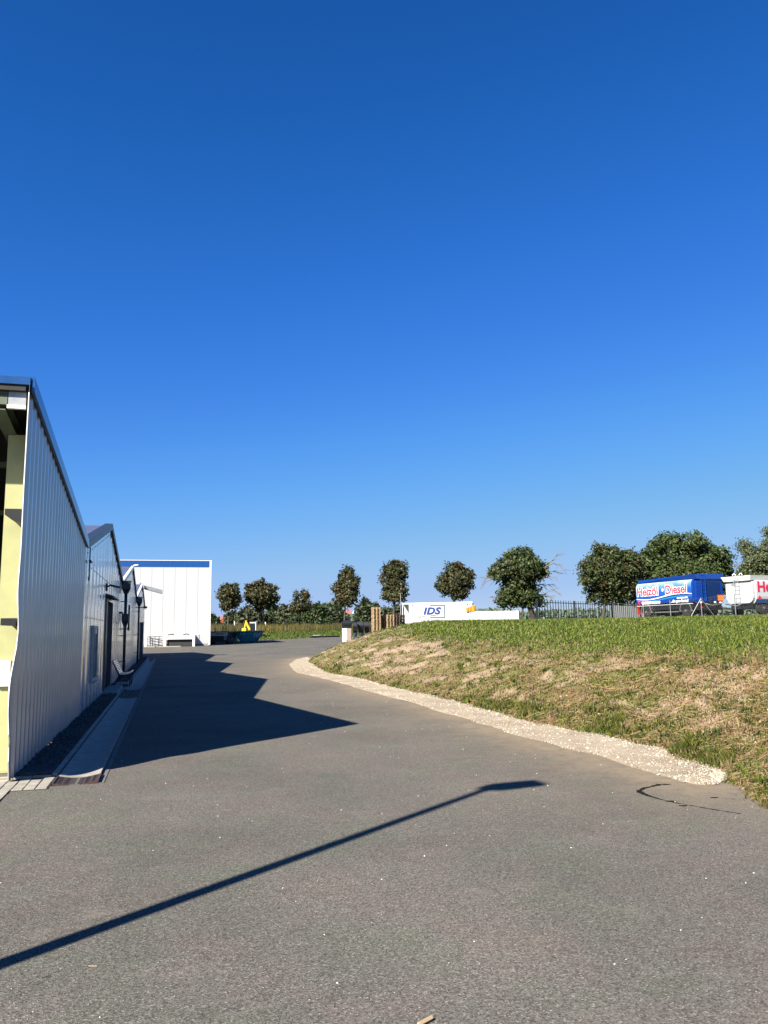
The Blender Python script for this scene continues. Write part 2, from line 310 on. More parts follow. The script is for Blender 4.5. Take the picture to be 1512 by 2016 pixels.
gz = gz+yard(P2[..., 0], P2[..., 1])
q = fbm(P2[..., 0]*2.5, P2[..., 1]*2.5, 4, 12)[..., None]; gc = np.array([.25, .195, .125])*q+np.array([.46, .385, .275])*(1-q)
idx = np.arange(NA*14).reshape(NA, 14); Fg = np.stack([idx[:-1, :-1], idx[:-1, 1:], idx[1:, 1:], idx[1:, :-1]], -1).reshape(-1, 4)
ob = npmesh('gravel_strip', np.concatenate([P2, gz[..., None]], -1).reshape(-1, 3), Fg, M['gravelbed'], gc.reshape(-1, 3), smooth=True); kind(ob, 'structure')
# stones as loose geometry
OCT = np.array([[1, 0, 0], [-1, 0, 0], [0, 1, 0], [0, -1, 0], [0, 0, 1], [0, 0, -1]], float); OF = np.array([[0, 2, 4], [2, 1, 4], [1, 3, 4], [3, 0, 4], [2, 0, 5], [1, 2, 5], [3, 1, 5], [0, 3, 5]])
def stones(name, P, R, mt, label=None, colr=None, flat=.6, parent=None):
    n = len(P); J = OCT[None]*(rng.uniform(.6, 1.3, (n, 6, 1)))*np.array([1, 1, flat]); a = rng.uniform(0, 2*pi, n); ca, sa = np.cos(a), np.sin(a)
    x = J[..., 0]*ca[:, None]-J[..., 1]*sa[:, None]; y = J[..., 0]*sa[:, None]+J[..., 1]*ca[:, None]
    V = np.stack([x, y, J[..., 2]], -1)*R[:, None, None]+P[:, None]; Fs = (OF[None]+6*np.arange(n)[:, None, None]).reshape(-1, 3)
    o = npmesh(name, V.reshape(-1, 3), Fs, mt, None if colr is None else np.repeat(colr, 6, 0), parent=parent); kind(o, 'stuff')
    return o
n = 20000; ii = (rng.power(1.0, n)**1.7*(NA-2)).astype(int); tt = rng.uniform(0.02, 1.05, n); ti = (tt*13).clip(0, 12).astype(int)
fr = rng.uniform(size=n)[:, None]; A_i = A[ii]*(1-fr)+A[ii+1]*fr; B_i = B[ii]*(1-fr)+B[ii+1]*fr; P = A_i*(1-tt)[:, None]+B_i*tt[:, None]+rng.normal(0, .02, (n, 2)); keepm = (rng.uniform(size=n) < (.12+.9*sstep(.45, .95, tt)+.3*sstep(260, 0, ii)+.5*(fbm(P[:, 0]*2, P[:, 1]*2, 3, 6) > .5)))
P = P[keepm]; tt = tt[keepm]; ii = ii[keepm]; zc = .008+.014*tt+yard(P[:, 0], P[:, 1]); R = rng.uniform(.003, .011, len(P))*(1+1.1*(rng.uniform(size=len(P)) < .10))*(1+P[:, 1]*.03)
cc = np.array([.42, .37, .285])*rng.uniform(.35, 1.3, (len(P), 1))*np.array([1, 1, 1])+rng.uniform(-.02, .02, (len(P), 3))
stmat = leafmat('pale_stones', trans=0, rough=.9)
tag(stones('gravel_stones', np.column_stack([P, zc]), R, stmat, colr=cc), 'pale crushed stones strewn along the foot of the grass bank', 'gravel')
# loose grit on the asphalt
n = 450; gyv = rng.uniform(2.2, 26, n); gxv = rng.uniform(-.55, .5, n)*gyv; P = np.column_stack([gxv, gyv, np.full(n, .002)]); k = sdist(gxv, gyv) < -.1; P = P[k]
tag(stones('loose_grit', P, rng.uniform(.002, .006, len(P))*(1+P[:, 1]*.06), stmat, colr=np.array([.55, .52, .47])*rng.uniform(.3, 1.3, (len(P), 1))), 'tiny pale stones scattered over the asphalt', 'grit')
# ------------------------------------------------------------------ grass blades
def blades(P, H, Wd, C, lean=.5, nrm=None, curve=.35, az=None):
    n = len(P); a = rng.uniform(0, 2*pi, n); f = rng.uniform(0, 2*pi, n) if az is None else az; le = H*lean*rng.uniform(.1, 1, n)
    side = np.column_stack([np.cos(a), np.sin(a), np.zeros(n)])*Wd[:, None]*.5; ld = np.column_stack([np.cos(f), np.sin(f), np.zeros(n)])
    mid = P+ld*(le*curve)[:, None]+np.array([0, 0, 1])*(H*.6)[:, None]; tip = P+ld*le[:, None]+np.array([0, 0, 1])*(H*np.sqrt(np.clip(1-.5*(le/H)**2, .05, 1)))[:, None]
    V = np.stack([P-side, P+side, mid+side*.7, mid-side*.7, tip], 1); b = 5*np.arange(n)[:, None]
    T = np.concatenate([b+np.array([[0, 1, 2]]), b+np.array([[0, 2, 3]]), b+np.array([[3, 2, 4]])], 0)
    sh = np.array([.62, .62, .9, .9, 1.12]) * 0 + 1   # one colour along the blade
    CC = np.repeat(C, 5, 0)
    return V.reshape(-1, 3), T, CC
def scatter_bank(N_, y0, y1, pw, seed):
    u = rng.uniform(size=N_); e = 1-pw; y = (y0**e+(y1**e-y0**e)*u)**(1/e); xt = np.interp(y, TYs, TXs); x1 = .53*y+1.5
    x = xt-.15+rng.uniform(size=N_)*(np.maximum(x1-xt, .5)+.15); z, d = mound(x, y); k = d > -.12+.3*vnoise(x*5, y*5, 3)*(rng.uniform(size=N_) < .5); return x[k], y[k], z[k], d[k]
x, y, z, d = scatter_bank(440000, 5.0, 62, 1.25, 1)
top, bare, foot, m2 = bankzone(x, y, d); nn = fbm(x*1.5, y*1.5, 3, 55); u = rng.uniform(size=len(x))
k = u > bare*.93; x, y, z, d, top, bare, foot, m2, nn = [q[k] for q in (x, y, z, d, top, bare, foot, m2, nn)]
u = rng.uniform(size=len(x)); u2 = rng.uniform(size=len(x))
gfrac = np.clip(.56+.44*top+.15*foot+1.8*(nn-.5)*(1-top), 0.05, 1)
C = np.where((u < gfrac)[:, None], np.where((u2 < .26-.10*top)[:, None], DGREEN, np.where((u2 < .55)[:, None], GREEN, LGREEN))*rng.uniform(.7, 1.25, (len(x), 1)), STRAW*rng.uniform(.45, 1.15, (len(x), 1)))
C = C*(1+.28*top[:, None])*np.where((top > .5)[:, None], 1, np.array([[1.12, .95, 1.0]])); C = np.where(((u > .95) & (top > .5))[:, None], STRAW*1.1, C)
H = (.045+.06*top+.05*foot*(nn > .58))*rng.uniform(.5, 1.5, len(x)); Wd = (.004+.00085*y)*rng.uniform(.7, 1.5, len(x))
V1, T1, C1 = blades(np.column_stack([x, y, z-.01]), H, Wd, C, lean=.9)
# coarser tufts low on the slope
tx, ty, tz, td = scatter_bank(2200, 5.2, 45, 1.3, 2); k = (td < 4) & (rng.uniform(size=len(tx)) < .5+.5*sstep(1.4, .3, td)); tx, ty, tz, td = tx[k], ty[k], tz[k], td[k]
m = 26; bx_ = np.repeat(tx, m)+rng.normal(0, .045, len(tx)*m); by_ = np.repeat(ty, m)+rng.normal(0, .045, len(tx)*m); bz_, _ = mound(bx_, by_)
hh = np.repeat(rng.uniform(.05, .14, len(tx)), m)*rng.uniform(.5, 1.2, len(bx_)); col = np.where((np.repeat(rng.uniform(size=len(tx)), m) < .7)[:, None], np.where((np.repeat(rng.uniform(size=len(tx)), m) < .5)[:, None], LGREEN, GREEN), STRAW)*rng.uniform(.55, 1.15, (len(bx_), 1))
V2, T2, C2 = blades(np.column_stack([bx_, by_, bz_-.01]), hh, (.005+.0007*by_)*rng.uniform(.8, 1.6, len(bx_)), col, lean=1.3)
# lying straw
n = 17000; x, y, z, d = scatter_bank(n, 5.0, 40, 1.3, 3); k = d < 6; x, y, z = x[k], y[k], z[k]; n = len(x)
a = -.9+rng.normal(0, .9, n); ln_ = rng.uniform(.03, .13, n); dx, dy = np.cos(a)*ln_, np.sin(a)*ln_; z2, _ = mound(x+dx, y+dy); P0 = np.column_stack([x, y, z+.03]); P1 = np.column_stack([x+dx, y+dy, np.maximum(z2, z-.05)+.04])
sw = np.column_stack([np.zeros(n), np.zeros(n), .003+.0004*y]); V3 = np.stack([P0, P1, P1+sw, P0+sw], 1).reshape(-1, 3); b = 4*np.arange(n)[:, None]; T3 = np.concatenate([b+[[0, 1, 2]], b+[[0, 2, 3]]]); C3 = np.repeat(STRAW*rng.uniform(.7, 1.5, (n, 1)), 4, 0)
T2 = T2+len(V1); T3 = T3+len(V1)+len(V2)
o = npmesh('bank_grass', np.concatenate([V1, V2, V3]), np.concatenate([T1, T2, T3]), M['blade'], np.concatenate([C1, C2, C3])); kind(o, 'stuff'); tag(o, 'green and straw coloured grass growing on the bank', 'grass')
# clods and stones on the slope, daisies higher up
x, y, z, d = scatter_bank(16000, 5.5, 46, 1.05, 4); k = (d < 6) & (rng.uniform(size=len(x)) < .25+bankzone(x, y, d)[1]); x, y, z = x[k], y[k], z[k]
tag(stones('soil_clods', np.column_stack([x, y, z+.005]), rng.uniform(.006, .028, len(x))*(1+.02*y), stmat, colr=np.array([.33, .235, .165])*rng.uniform(.45, 1.2, (len(x), 1))), 'dry clods and stones on the grass bank', 'soil')
x, y, z, d = scatter_bank(1500, 8, 45, 1.1, 5); k = (fbm(x*.6, y*.6, 3, 77) > .56) & (d > 1.5); x, y, z = x[k], y[k], z[k]
tag(stones('small_flowers', np.column_stack([x, y, z+.10]), rng.uniform(.004, .008, len(x))*(1+.03*y), stmat, colr=np.where((rng.uniform(size=(len(x), 1)) < .5), np.array([[.8, .8, .75]]), np.array([[.75, .65, .08]]))), 'small white and yellow flowers dotted in the bank grass', 'flowers')
# weeds beyond the yard
n = 95000; wx = rng.uniform(-62, 12, n); wy = np.interp(wx, *YE)+10.5+rng.power(1.2, n)*34; wz = G(wx, wy)
nn = fbm(wx*.25, wy*.1, 3, 3); H = (.6+1.0*nn+.25*(fbm(wx*1.3, wy*.5, 2, 4)))*rng.uniform(.5, 1.15, n); yel = (fbm(wx*.12, wy*.05, 3, 19)-.35)*2*sstep(0, -20, wx)
C = np.where((rng.uniform(size=n) < np.clip(yel, 0, .6))[:, None], np.array([[.21, .17, .02]]), np.where((rng.uniform(size=n) < .55)[:, None], np.array([[.07, .075, .02]]), np.array([[.125, .095, .045]])))*rng.uniform(.8, 1.15, (n, 1))
V, T, CC = blades(np.column_stack([wx, wy, wz-.05]), H, rng.uniform(.02, .06, n), C, lean=.55); o = npmesh('field_weeds', V, T, M['blade'], CC); kind(o, 'stuff'); tag(o, 'tall dry weeds and goldenrod standing beyond the yard', 'weeds')
n = 26000; wx = rng.uniform(-60, 16, n); wy = np.interp(wx, *YE)+rng.uniform(.1, 11, n); wz = G(wx, wy); C = np.where((rng.uniform(size=n) < .7)[:, None], GREEN[None]*1.3, LGREEN[None])*rng.uniform(.7, 1.2, (n, 1))
V, T, CC = blades(np.column_stack([wx, wy, wz-.03]), rng.uniform(.1, .25, n), rng.uniform(.06, .14, n), C, lean=.8); o = npmesh('verge_grass', V, T, M['blade'], CC); kind(o, 'stuff'); tag(o, 'mown green grass along the far edge of the asphalt', 'grass')

# ------------------------------------------------------------------ saw-tooth hall on the left
PS = [(9.26, 4.53), (16.2, 3.42), (22.6, 4.6), (29.0, 3.42), (36.9, 4.6), (42.1, 3.42), (50.6, 4.6), (57.5, 3.35)]
def prof(s): return float(np.interp(s, [p[0] for p in PS], [p[1] for p in PS]))
hall = thing('industrial_hall', W(9.3, 0, 0), 'long hall with saw-tooth roof and ribbed metal wall along the left side', 'hall')
def edge_s(z): return float(np.interp(z, [0, .25, .41, .53, .8, 1.17, 1.38, 1.57, 1.91, 2.33, 2.68, 3.3, 4.6], [9.2, 9.06, 9.05, 8.93, 8.9, 8.93, 9.03, 9.12, 9.04, 9.09, 9.1, 9.08, 9.1]))
# section one: narrow ribs, one sheet 0.86 m wide; its free edge is bent
s = 9.26; first = True
def ribpts(a, b, pitch, depth, flat):
    out = []; q = a
    while q < b-1e-4:
        w_ = min(pitch, b-q); out += [(q, 0), (q+.18*w_, 0), (q+.32*w_, depth), (q+(.32+flat)*w_, depth), (q+(.46+flat)*w_, 0)]; q += pitch
    out.append((b, 0)); return out
def wall_sheet(a, b, pitch, depth, flat, mt, z0=.03, zt=None, bent=False, n0=0):
    ss = ribpts(a, b, pitch, depth, flat)
    pk = [p[0] for p in PS if a+.02 < p[0] < b-.02]
    ss = sorted(ss+[(p, float(np.interp(p, [q[0] for q in ss], [q[1] for q in ss]))) for p in pk])
    nz = 26 if bent else 2; mb = MB(); V = []
    if bent:   # a flat flange out to the bent free edge
        rowsb = []
        for j in range(nz):
            t = j/(nz-1); row = []
            z = z0+(prof(a)-z0-.03)*t; e = edge_s(z); bulge = .02*sin(z*5)*(1 if z < 2.1 else max(0, 1-(z-2.1)*2))+.05*max(0, 1-abs(z-1.9)/.5)*.4
            row.append(W(e, .03+bulge*.6-(.02 if z < .45 else 0), z)); row.append(W(e+.07, .02+bulge*.5, z))
            for (q, nn_) in ss: zz = z0+(prof(q)-z0-.02)*t; row.append(W(q, nn_+n0+bulge*.3*max(0, 1-(q-a)/.3), zz))
            rowsb.append(row)
        m_ = len(rowsb[0]); V = [p for r in rowsb for p in r]; mb.add(V, [(j*m_+i, j*m_+i+1, (j+1)*m_+i+1, (j+1)*m_+i) for j in range(nz-1) for i in range(m_-1)])
    else:
        for (q, nn_) in ss: V += [W(q, nn_+n0, z0), W(q, nn_+n0, (zt if zt else prof(q)-.02))]
        mb.add(V, [(2*i, 2*i+2, 2*i+3, 2*i+1) for i in range(len(ss)-1)])
    ob = mb.build('wall_sheet', mt, hall); sd = ob.modifiers.new('thickness', 'SOLIDIFY'); sd.thickness = .002; sd.offset = -1
    return ob
q = 9.26; wsh = .84
while q < 16.19:
    e = min(q+wsh, 16.2); wall_sheet(q, e, .28, .032, .22, M['sheet'], bent=(q < 9.3), n0=0 if int(round((q-9.26)/wsh)) % 2 == 0 else .002); q = e
DOOR = (21.85, 24.2, 2.55)
q = 16.2; i = 0
while q < 57.4:
    e = min(q+.85, 57.5)
    if e > DOOR[0] and q < DOOR[1]:
        if q < DOOR[0]: wall_sheet(q, DOOR[0], .85, .02, .42, M['sheet2'])
        wall_sheet(max(q, DOOR[0]), min(e, DOOR[1]), .85, .02, .42, M['sheet2'], z0=DOOR[2]+.04)
        if e > DOOR[1]: wall_sheet(DOOR[1], e, .85, .02, .42, M['sheet2'])
    else: wall_sheet(q, e, .85, .02, .42, M['sheet2'], n0=.002*(i % 2))
    q = e; i += 1
# inner wall, back wall and far wall
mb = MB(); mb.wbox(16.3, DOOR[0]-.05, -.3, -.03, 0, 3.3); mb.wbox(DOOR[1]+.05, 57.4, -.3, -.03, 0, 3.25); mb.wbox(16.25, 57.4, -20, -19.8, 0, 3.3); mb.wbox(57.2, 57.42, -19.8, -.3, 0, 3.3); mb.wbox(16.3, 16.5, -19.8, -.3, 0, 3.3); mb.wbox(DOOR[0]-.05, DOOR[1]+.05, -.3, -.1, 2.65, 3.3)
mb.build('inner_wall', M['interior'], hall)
for a, b in zip(PS[:-1], PS[1:]):   # roof slopes, several sheets wide each
    for j in range(12):
        n0, n1 = .02-j*1.66, .02-(j+1)*1.66+.012; th = .09; sl = Vector((0, 0, -th))
        p = [W(a[0], n1, a[1]), W(a[0], n0, a[1]), W(b[0], n0, b[1]), W(b[0], n1, b[1])]
        MB().hexa([v+sl for v in p]+p).build('roof_sheet', M['roofm'], hall)
for i, (a, b) in enumerate(zip(PS[:-1], PS[1:])):   # verge flashing along the gable line
    dz = .05 if i not in (3, 5) else .03; mt = M['whitetrim'] if i in (3, 5) else M['bluetrim'] if i == 0 else M['zinc']; nin = -.03 if i in (3, 5) else -.12
    a0 = a[0]-(.12 if i == 0 else 0)
    p = [W(a0, nin, a[1]+.012), W(a0, .075, a[1]+.012), W(b[0], .075, b[1]+.012), W(b[0], nin, b[1]+.012)]
    o = MB().hexa(p+[v+Vector((0, 0, dz)) for v in p]).build('verge_flashing', mt, hall)
    p = [W(a0, .045, a[1]-.12), W(a0, .078, a[1]-.12), W(b[0], .078, b[1]-.12), W(b[0], .045, b[1]-.12)]
    MB().hexa(p+[v+Vector((0, 0, .13)) for v in p]).build('verge_drip_edge', mt, hall)
# open front: ridge flashing, fascia, purlins
MB().wbox(9.12, 9.32, -19.9, .03, 4.49, 4.58).build('ridge_flashing', M['bluetrim'], hall)
MB().wbox(9.14, 9.3, -19.9, -.02, 4.42, 4.488).build('ridge_shade', M['interior'], hall)  # dark strip painting the shade beneath the ridge flashing
MB().wbox(9.2, 9.24, -.21, -.02, 4.26, 4.415).build('fascia_panel', M['greym'], hall)
MB().wbox(9.2, 9.24, -.6, -.22, 4.26, 4.415).build('fascia_panel', M['steelgreen'], hall)
MB().wbox(9.185, 9.24, -.22, -.02, 4.215, 4.255).build('fascia_rail', M['whitetrim'], hall)
for k in range(3):   # rafters of I section, following the roof
    n0 = -.31-k*4.5; V = []; 
    for (za, zb, na, nb) in ((-.14, -.152, -.075, .075), (-.152, -.325, -.006, .006), (-.325, -.337, -.075, .075)):
        mb = MB(); p = [W(9.2, n0+na, prof(9.26)+zb), W(9.2, n0+nb, prof(9.26)+zb), W(16.1, n0+nb, prof(16.1)+zb), W(16.1, n0+na, prof(16.1)+zb)]
        mb.hexa(p+[v+Vector((0, 0, za-zb)) for v in p]); V.append(mb)
    r = thing('x', (0, 0, 0), '', '') if False else None
    allm = MB()
    for mbb in V: allm.add(mbb.v, mbb.f)
    allm.build('rafter', M['steelgreen'], hall)  # same pale steel as the columns, coloured darker for roof shade
for sx in (9.95, 15.6):
    for n0 in (-.33, -5.0, -9.5):
        zt = prof(sx)-.34; mb = MB(); mb.wbox(sx, sx+.014, n0, n0+.27, .04, zt); mb.wbox(sx+.014, sx+.24, n0+.128, n0+.142, .04, zt); mb.wbox(sx+.24, sx+.254, n0, n0+.27, .04, zt); mb.wbox(sx-.06, sx+.32, n0-.06, n0+.30, .005, .04)
        mb.build('column', M['steel'], hall)
for z1, d1, d0, n_ in ((3.04, .17, .07, .19), (1.79, .09, .08, .17), (.8, .09, .08, .15)):
    a_, b_ = (9.25 if z1 > 1 else 9.9), 16.1
    MB().hexa([W(a_, -n_, z1-d0), W(a_, -.012, z1-d1), W(b_, -.012, z1-d1), W(b_, -n_, z1-d0), W(a_, -n_, z1), W(a_, -.012, z1), W(b_, -.012, z1), W(b_, -n_, z1)]).build('wall_girt', M['blackm'], hall)  # girts coloured black for the shadow they sit in
for a_, b_ in ((9.32, 16.15),):
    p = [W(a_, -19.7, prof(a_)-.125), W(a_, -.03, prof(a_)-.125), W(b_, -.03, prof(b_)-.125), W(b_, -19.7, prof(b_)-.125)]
    MB().hexa(p+[v+Vector((0, 0, .02)) for v in p]).build('ceiling_shade', M['blackm'], hall)  # black sheet added as painted shade to darken the roof underside
mb = MB(); V = []
for k in range(60):
    z = .03+4.36*k/59; e = edge_s(z); bu = (.02*sin(z*5)*(1 if z < 2.1 else max(0, 1-(z-2.1)*2))+.05*max(0, 1-abs(z-1.9)/.5)*.4)*.6+.03-(.02 if z < .45 else 0); wd_ = .009 if z > 2.2 else .006+.006*sin(z*7)**2
    V += [W(e-.004, bu-wd_, z), W(e-.004, bu+.002, z), W(e-.008, bu+.002, z), W(e-.008, bu-wd_, z)]
mb.add(V, [(4*i+j_, 4*i+(j_+1) % 4, 4*i+4+(j_+1) % 4, 4*i+4+j_) for i in range(59) for j_ in range(4)]); mb.build('lit_sheet_edge', M['whitetrim'], hall)  # white strip paints the lit look of the sheet's free edge
for sx in (11.5, 13.8):
    MB().wbox(sx, sx+.1, -19.8, -.1, prof(sx)-.2, prof(sx)-.09).build('purlin', M['steelgreen'], hall)
MB().wbox(9.90, 9.947, -.31, -.16, 1.0, 1.30).build('notice', M['whitep'], hall, label='white notice sheet fixed to the pale green column')
# window beside the door
MB().wbox(18.2, 19.2, .03, .045, .62, 1.72).build('window_pane', M['glass'], hall)
wf = MB(); wf.wbox(18.14, 18.2, .02, .07, .56, 1.78); wf.wbox(19.2, 19.26, .02, .07, .56, 1.78); wf.wbox(18.2, 19.2, .02, .07, 1.72, 1.78); wf.wbox(18.2, 19.2, .02, .07, .56, .62); wf.wbox(18.68, 18.73, .046, .06, .62, 1.72)
wfo = wf.build('window_frame', M['greym'], hall); MB().wbox(18.35, 18.75, .071, .08, 1.60, 1.71).build('sticker', M['whitep'], wfo, label='white sticker at the top of the narrow window'); MB().wbox(18.1, 19.3, .02, .12, .52, .553).build('window_sill', M['greym'], wfo)
# door
dr = MB().wbox(DOOR[0], DOOR[1], -.11, -.05, .04, DOOR[2]).build('door', M['doorm'], hall)
fr = MB(); fr.wbox(DOOR[0], DOOR[0]+.07, -.045, .06, .03, DOOR[2]); fr.wbox(DOOR[1]-.07, DOOR[1], -.045, .06, .03, DOOR[2]); fr.wbox(DOOR[0]+.07, DOOR[1]-.07, -.045, .06, DOOR[2]-.07, DOOR[2]); fr.build('door_frame', M['doorm'], dr)
for z in (.55, 1.05, 1.55, 2.05): MB().wbox(DOOR[0]+.1, DOOR[1]-.1, -.049, -.04, z, z+.012).build('door_joint', M['blackm'], dr)
for k in range(9):
    z = .62+k*.095; a = 22.05; MB().hexa([W(a, -.049, z), W(a, -.045, z), W(a+.28, -.045, z+.05), W(a+.28, -.049, z+.05), W(a, -.049, z+.04), W(a, -.045, z+.04), W(a+.28, -.045, z+.09), W(a+.28, -.049, z+.09)]).build('hazard_stripe', M['hazard'], dr)
MB().hexa([W(21.75, .03, 2.58), W(21.75, .22, 2.56), W(24.3, .22, 2.56), W(24.3, .03, 2.58), W(21.75, .03, 2.66), W(21.75, .22, 2.6), W(24.3, .22, 2.6), W(24.3, .03, 2.66)]).build('door_canopy', M['blackm'], hall)
MB().wbox(21.6, 24.3, .0, .40, .01, .10).build('door_step', M['concrete'], hall)
# rows of screws
mb = MB()
for s_ in np.arange(16.6, 28, .42):
    if DOOR[0]-.1 < s_ < DOOR[1]+.1: continue
    mb.wbox(s_, s_+.03, .02, .03, 1.92, 1.95)
for s_ in np.arange(16.6, 28.6, .42): mb.wbox(s_, s_+.03, .02, .03, prof(s_)-.26, prof(s_)-.23); mb.wbox(s_, s_+.03, .02, .03, 2.98, 3.01) if prof(s_) > 3.5 else None
kind(mb.build('screws', M['blackm'], hall), 'stuff')
# downpipes with hopper heads
def rbox(cs, cn, hw, z0, z1, hw2=None):
    hw2 = hw if hw2 is None else hw2
    return [W(cs-hw, cn-hw, z0), W(cs-hw, cn+hw, z0), W(cs+hw, cn+hw, z0), W(cs+hw, cn-hw, z0), W(cs-hw2, cn-hw2, z1), W(cs-hw2, cn+hw2, z1), W(cs+hw2, cn+hw2, z1), W(cs+hw2, cn-hw2, z1)]
def downpipe(s_, label, second):
    t = thing('downpipe', W(s_, .17, 0), label, 'downpipe', 'dark downpipes in the roof valleys')
    MB().hexa(rbox(s_, .17, .15, 3.16, 3.42)).hexa(rbox(s_, .17, .06, 2.98, 3.158, .14)).build('hopper', M['zinc'], t)
    MB().hexa(rbox(s_, .17, .17, 3.42, 3.45)).build('hopper_rim', M['zinc'], t)
    MB().tube([W(s_, .17, .1), W(s_, .17, 2.98)], .05, 12).build('pipe', M['zinc'], t, smooth=True)
    if second: MB().hexa(rbox(s_, .17, .12, 2.02, 2.28)).hexa(rbox(s_, .17, .055, 1.85, 2.018, .11)).build('lower_hopper', M['zinc'], t); MB().wbox(s_-.9, s_-.1, .03, .1, 2.28, 2.34).build('inlet_pipe', M['zinc'], t)
    for z in (2.7, 1.5, .6): MB().wbox(s_-.06, s_+.06, .0, .235, z, z+.03).build('pipe_bracket', M['zinc'], t)
    MB().tube([W(s_, .17, .02), W(s_, .17, .1)], .065, 12).build('pipe_shoe', M['zinc'], t)
downpipe(29.0, 'dark downpipe with two hoppers in the first roof valley past the bench', True)
downpipe(42.1, 'dark downpipe with one hopper in the farther roof valley', False)
t = thing('vent_pipe', W(29.7, .26, 1.75), 'short thin black pipe standing off the wall beside the double hopper', 'pipe')
MB().tube([W(29.7, .26, 1.78), W(29.7, .26, 2.62)], .03, 8).build('pipe', M['blackm'], t); MB().wbox(29.66, 29.74, 0, .3, 1.74, 1.775).build('bracket', M['blackm'], t); MB().tube([W(29.7, .26, 1.7), W(29.7, .26, 1.78)], .045, 8).build('end_cap', M['blackm'], t)
o = MB().wbox(49.6, 49.85, .02, .2, .05, 2.2).wbox(49.55, 49.9, .02, .24, 2.2, 2.24).build('cable_duct', M['zinc'], org=W(49.7, .1, 0)); tag(o, 'narrow dark cable duct on the far end of the hall wall', 'duct')
o = MB().wbox(45, 45.3, .02, .35, 2.98, 3.03).wbox(45.1, 45.2, .3, .5, 2.95, 3.06).build('wall_bracket', M['blackm'], org=W(45, .1, 3)); tag(o, 'small black bracket sticking out near the farther hopper', 'bracket')
o = MB().tube([W(16.75, .05, 3.5), W(16.75, .05, 2.75), W(16.7, .05, 2.68), W(16.62, .05, 2.75)], .012, 6).build('hanging_cable', M['blackm'], org=W(16.75, .05, 3)); tag(o, 'thin black cable hanging below the first roof valley', 'cable')
o = MB().wbox(16.45, 16.8, .06, .1, 3.05, 3.09).build('cable_clip', M['blackm'], org=W(16.7, .05, 3)); tag(o, 'small black clip holding the hanging cable', 'clip')
def wall_lamp(s_, z, reach, label, headmat, tilt=0.0, big=1.0):
    t = thing('wall_lamp', W(s_, 0, z), label, 'lamp', 'lamps fixed to the hall wall')
    MB().tube([W(s_, .0, z-.05), W(s_, reach*.5, z), W(s_, reach, z+.03)], .022, 8).build('arm', M['blackm'], t)
    h = [W(s_-.1*big, reach, z), W(s_-.1*big, reach+.42*big, z+tilt), W(s_+.1*big, reach+.42*big, z+tilt), W(s_+.1*big, reach, z)]
    MB().hexa(h+[v+Vector((0, 0, .09*big)) for v in h]).build('lamp_head', headmat, t, bevel=.015); MB().wbox(s_-.06, s_+.06, 0, .05, z-.12, z+.08).build('wall_plate', M['blackm'], t)
wall_lamp(21.9, 2.86, .12, 'small black floodlight above the dark door', M['blackm'], -.06, .6)
wall_lamp(36.9, 4.62, .02, 'white lamp head on the second gable point', M['whitep'], .03, .6)
wall_lamp(50.6, 4.3, .15, 'pale grey lamp head reaching out past the last gable', M['greym'], -.30, 2.6)
# ------------------------------------------------------------------ strip at the foot of the wall
base = MB().wbox(9.4, 57, -.02, .43, -.05, .012).build('gravel_bed', M['jointm']); kind(base, 'structure')
n = 14000; u = rng.uniform(size=n); sv = 9.45+(47)*u**2.2; nv = rng.uniform(.03, .41, n); k = ~((sv > 21.5) & (sv < 24.35)); sv, nv = sv[k], nv[k]; P = np.array([W(a, b, 0) for a, b in zip(sv, nv)]); P[:, 2] = .02+rng.uniform(0, .03, len(P))+.035*np.sin(sv*3)*.3
tag(stones('wall_pebbles', P, rng.uniform(.014, .032, len(P)), M['pebble']), 'dark pebbles filling the strip along the hall wall', 'pebbles')
kb = MB(); q = 9.42; kerbs = []
first = None
while q < 56:
    e = q+1.0
    if not (q > 20.9 and q < 23.9): MB().wbox(q+.004, e-.004, .425, .48, -.05, .045+random.uniform(-.003, .003)).build('kerb_stone', M['concrete'], base)
    q = e
kind(MB().wbox(8.85, 57, .484, .505, -.05, .004).build('drain_channel', M['blackm']), 'structure')
# dished concrete gutter, 1 m pieces
gut = thing('gutter', W(9.3, .7, 0), 'dished concrete gutter running along the hall wall', 'gutter')
def dish(s0, s1, mt, name, parent, zoff=.006, nseg=8):
    mb = MB(); V = []
    for ss in (s0, s1):
        for i in range(nseg+1): t = i/nseg; V.append(W(ss, .51+.44*t, .026+zoff-.030*sin(pi*t)+.004*t))
    V2 = [v-Vector((0, 0, .06)) for v in V]; k = nseg+1
    fs = [(i, i+1, k+i+1, k+i) for i in range(nseg)]+[(2*k+i, 3*k+i, 3*k+i+1, 2*k+i+1) for i in range(nseg)]+[(i, 2*k+i, 2*k+i+1, i+1) for i in range(nseg)]+[(k+i, k+i+1, 3*k+i+1, 3*k+i) for i in range(nseg)]+[(0, k, 3*k, 2*k), (nseg, 2*k+nseg, 3*k+nseg, k+nseg)]
    return mb.add(V+V2, fs).build(name, mt, parent, smooth=False)
q = 9.31
while q < 56:
    if not (q > 20.3 and q < 23.3): dish(q+.003, q+.997, M['concrete'], 'gutter_section', gut)
    q += 1
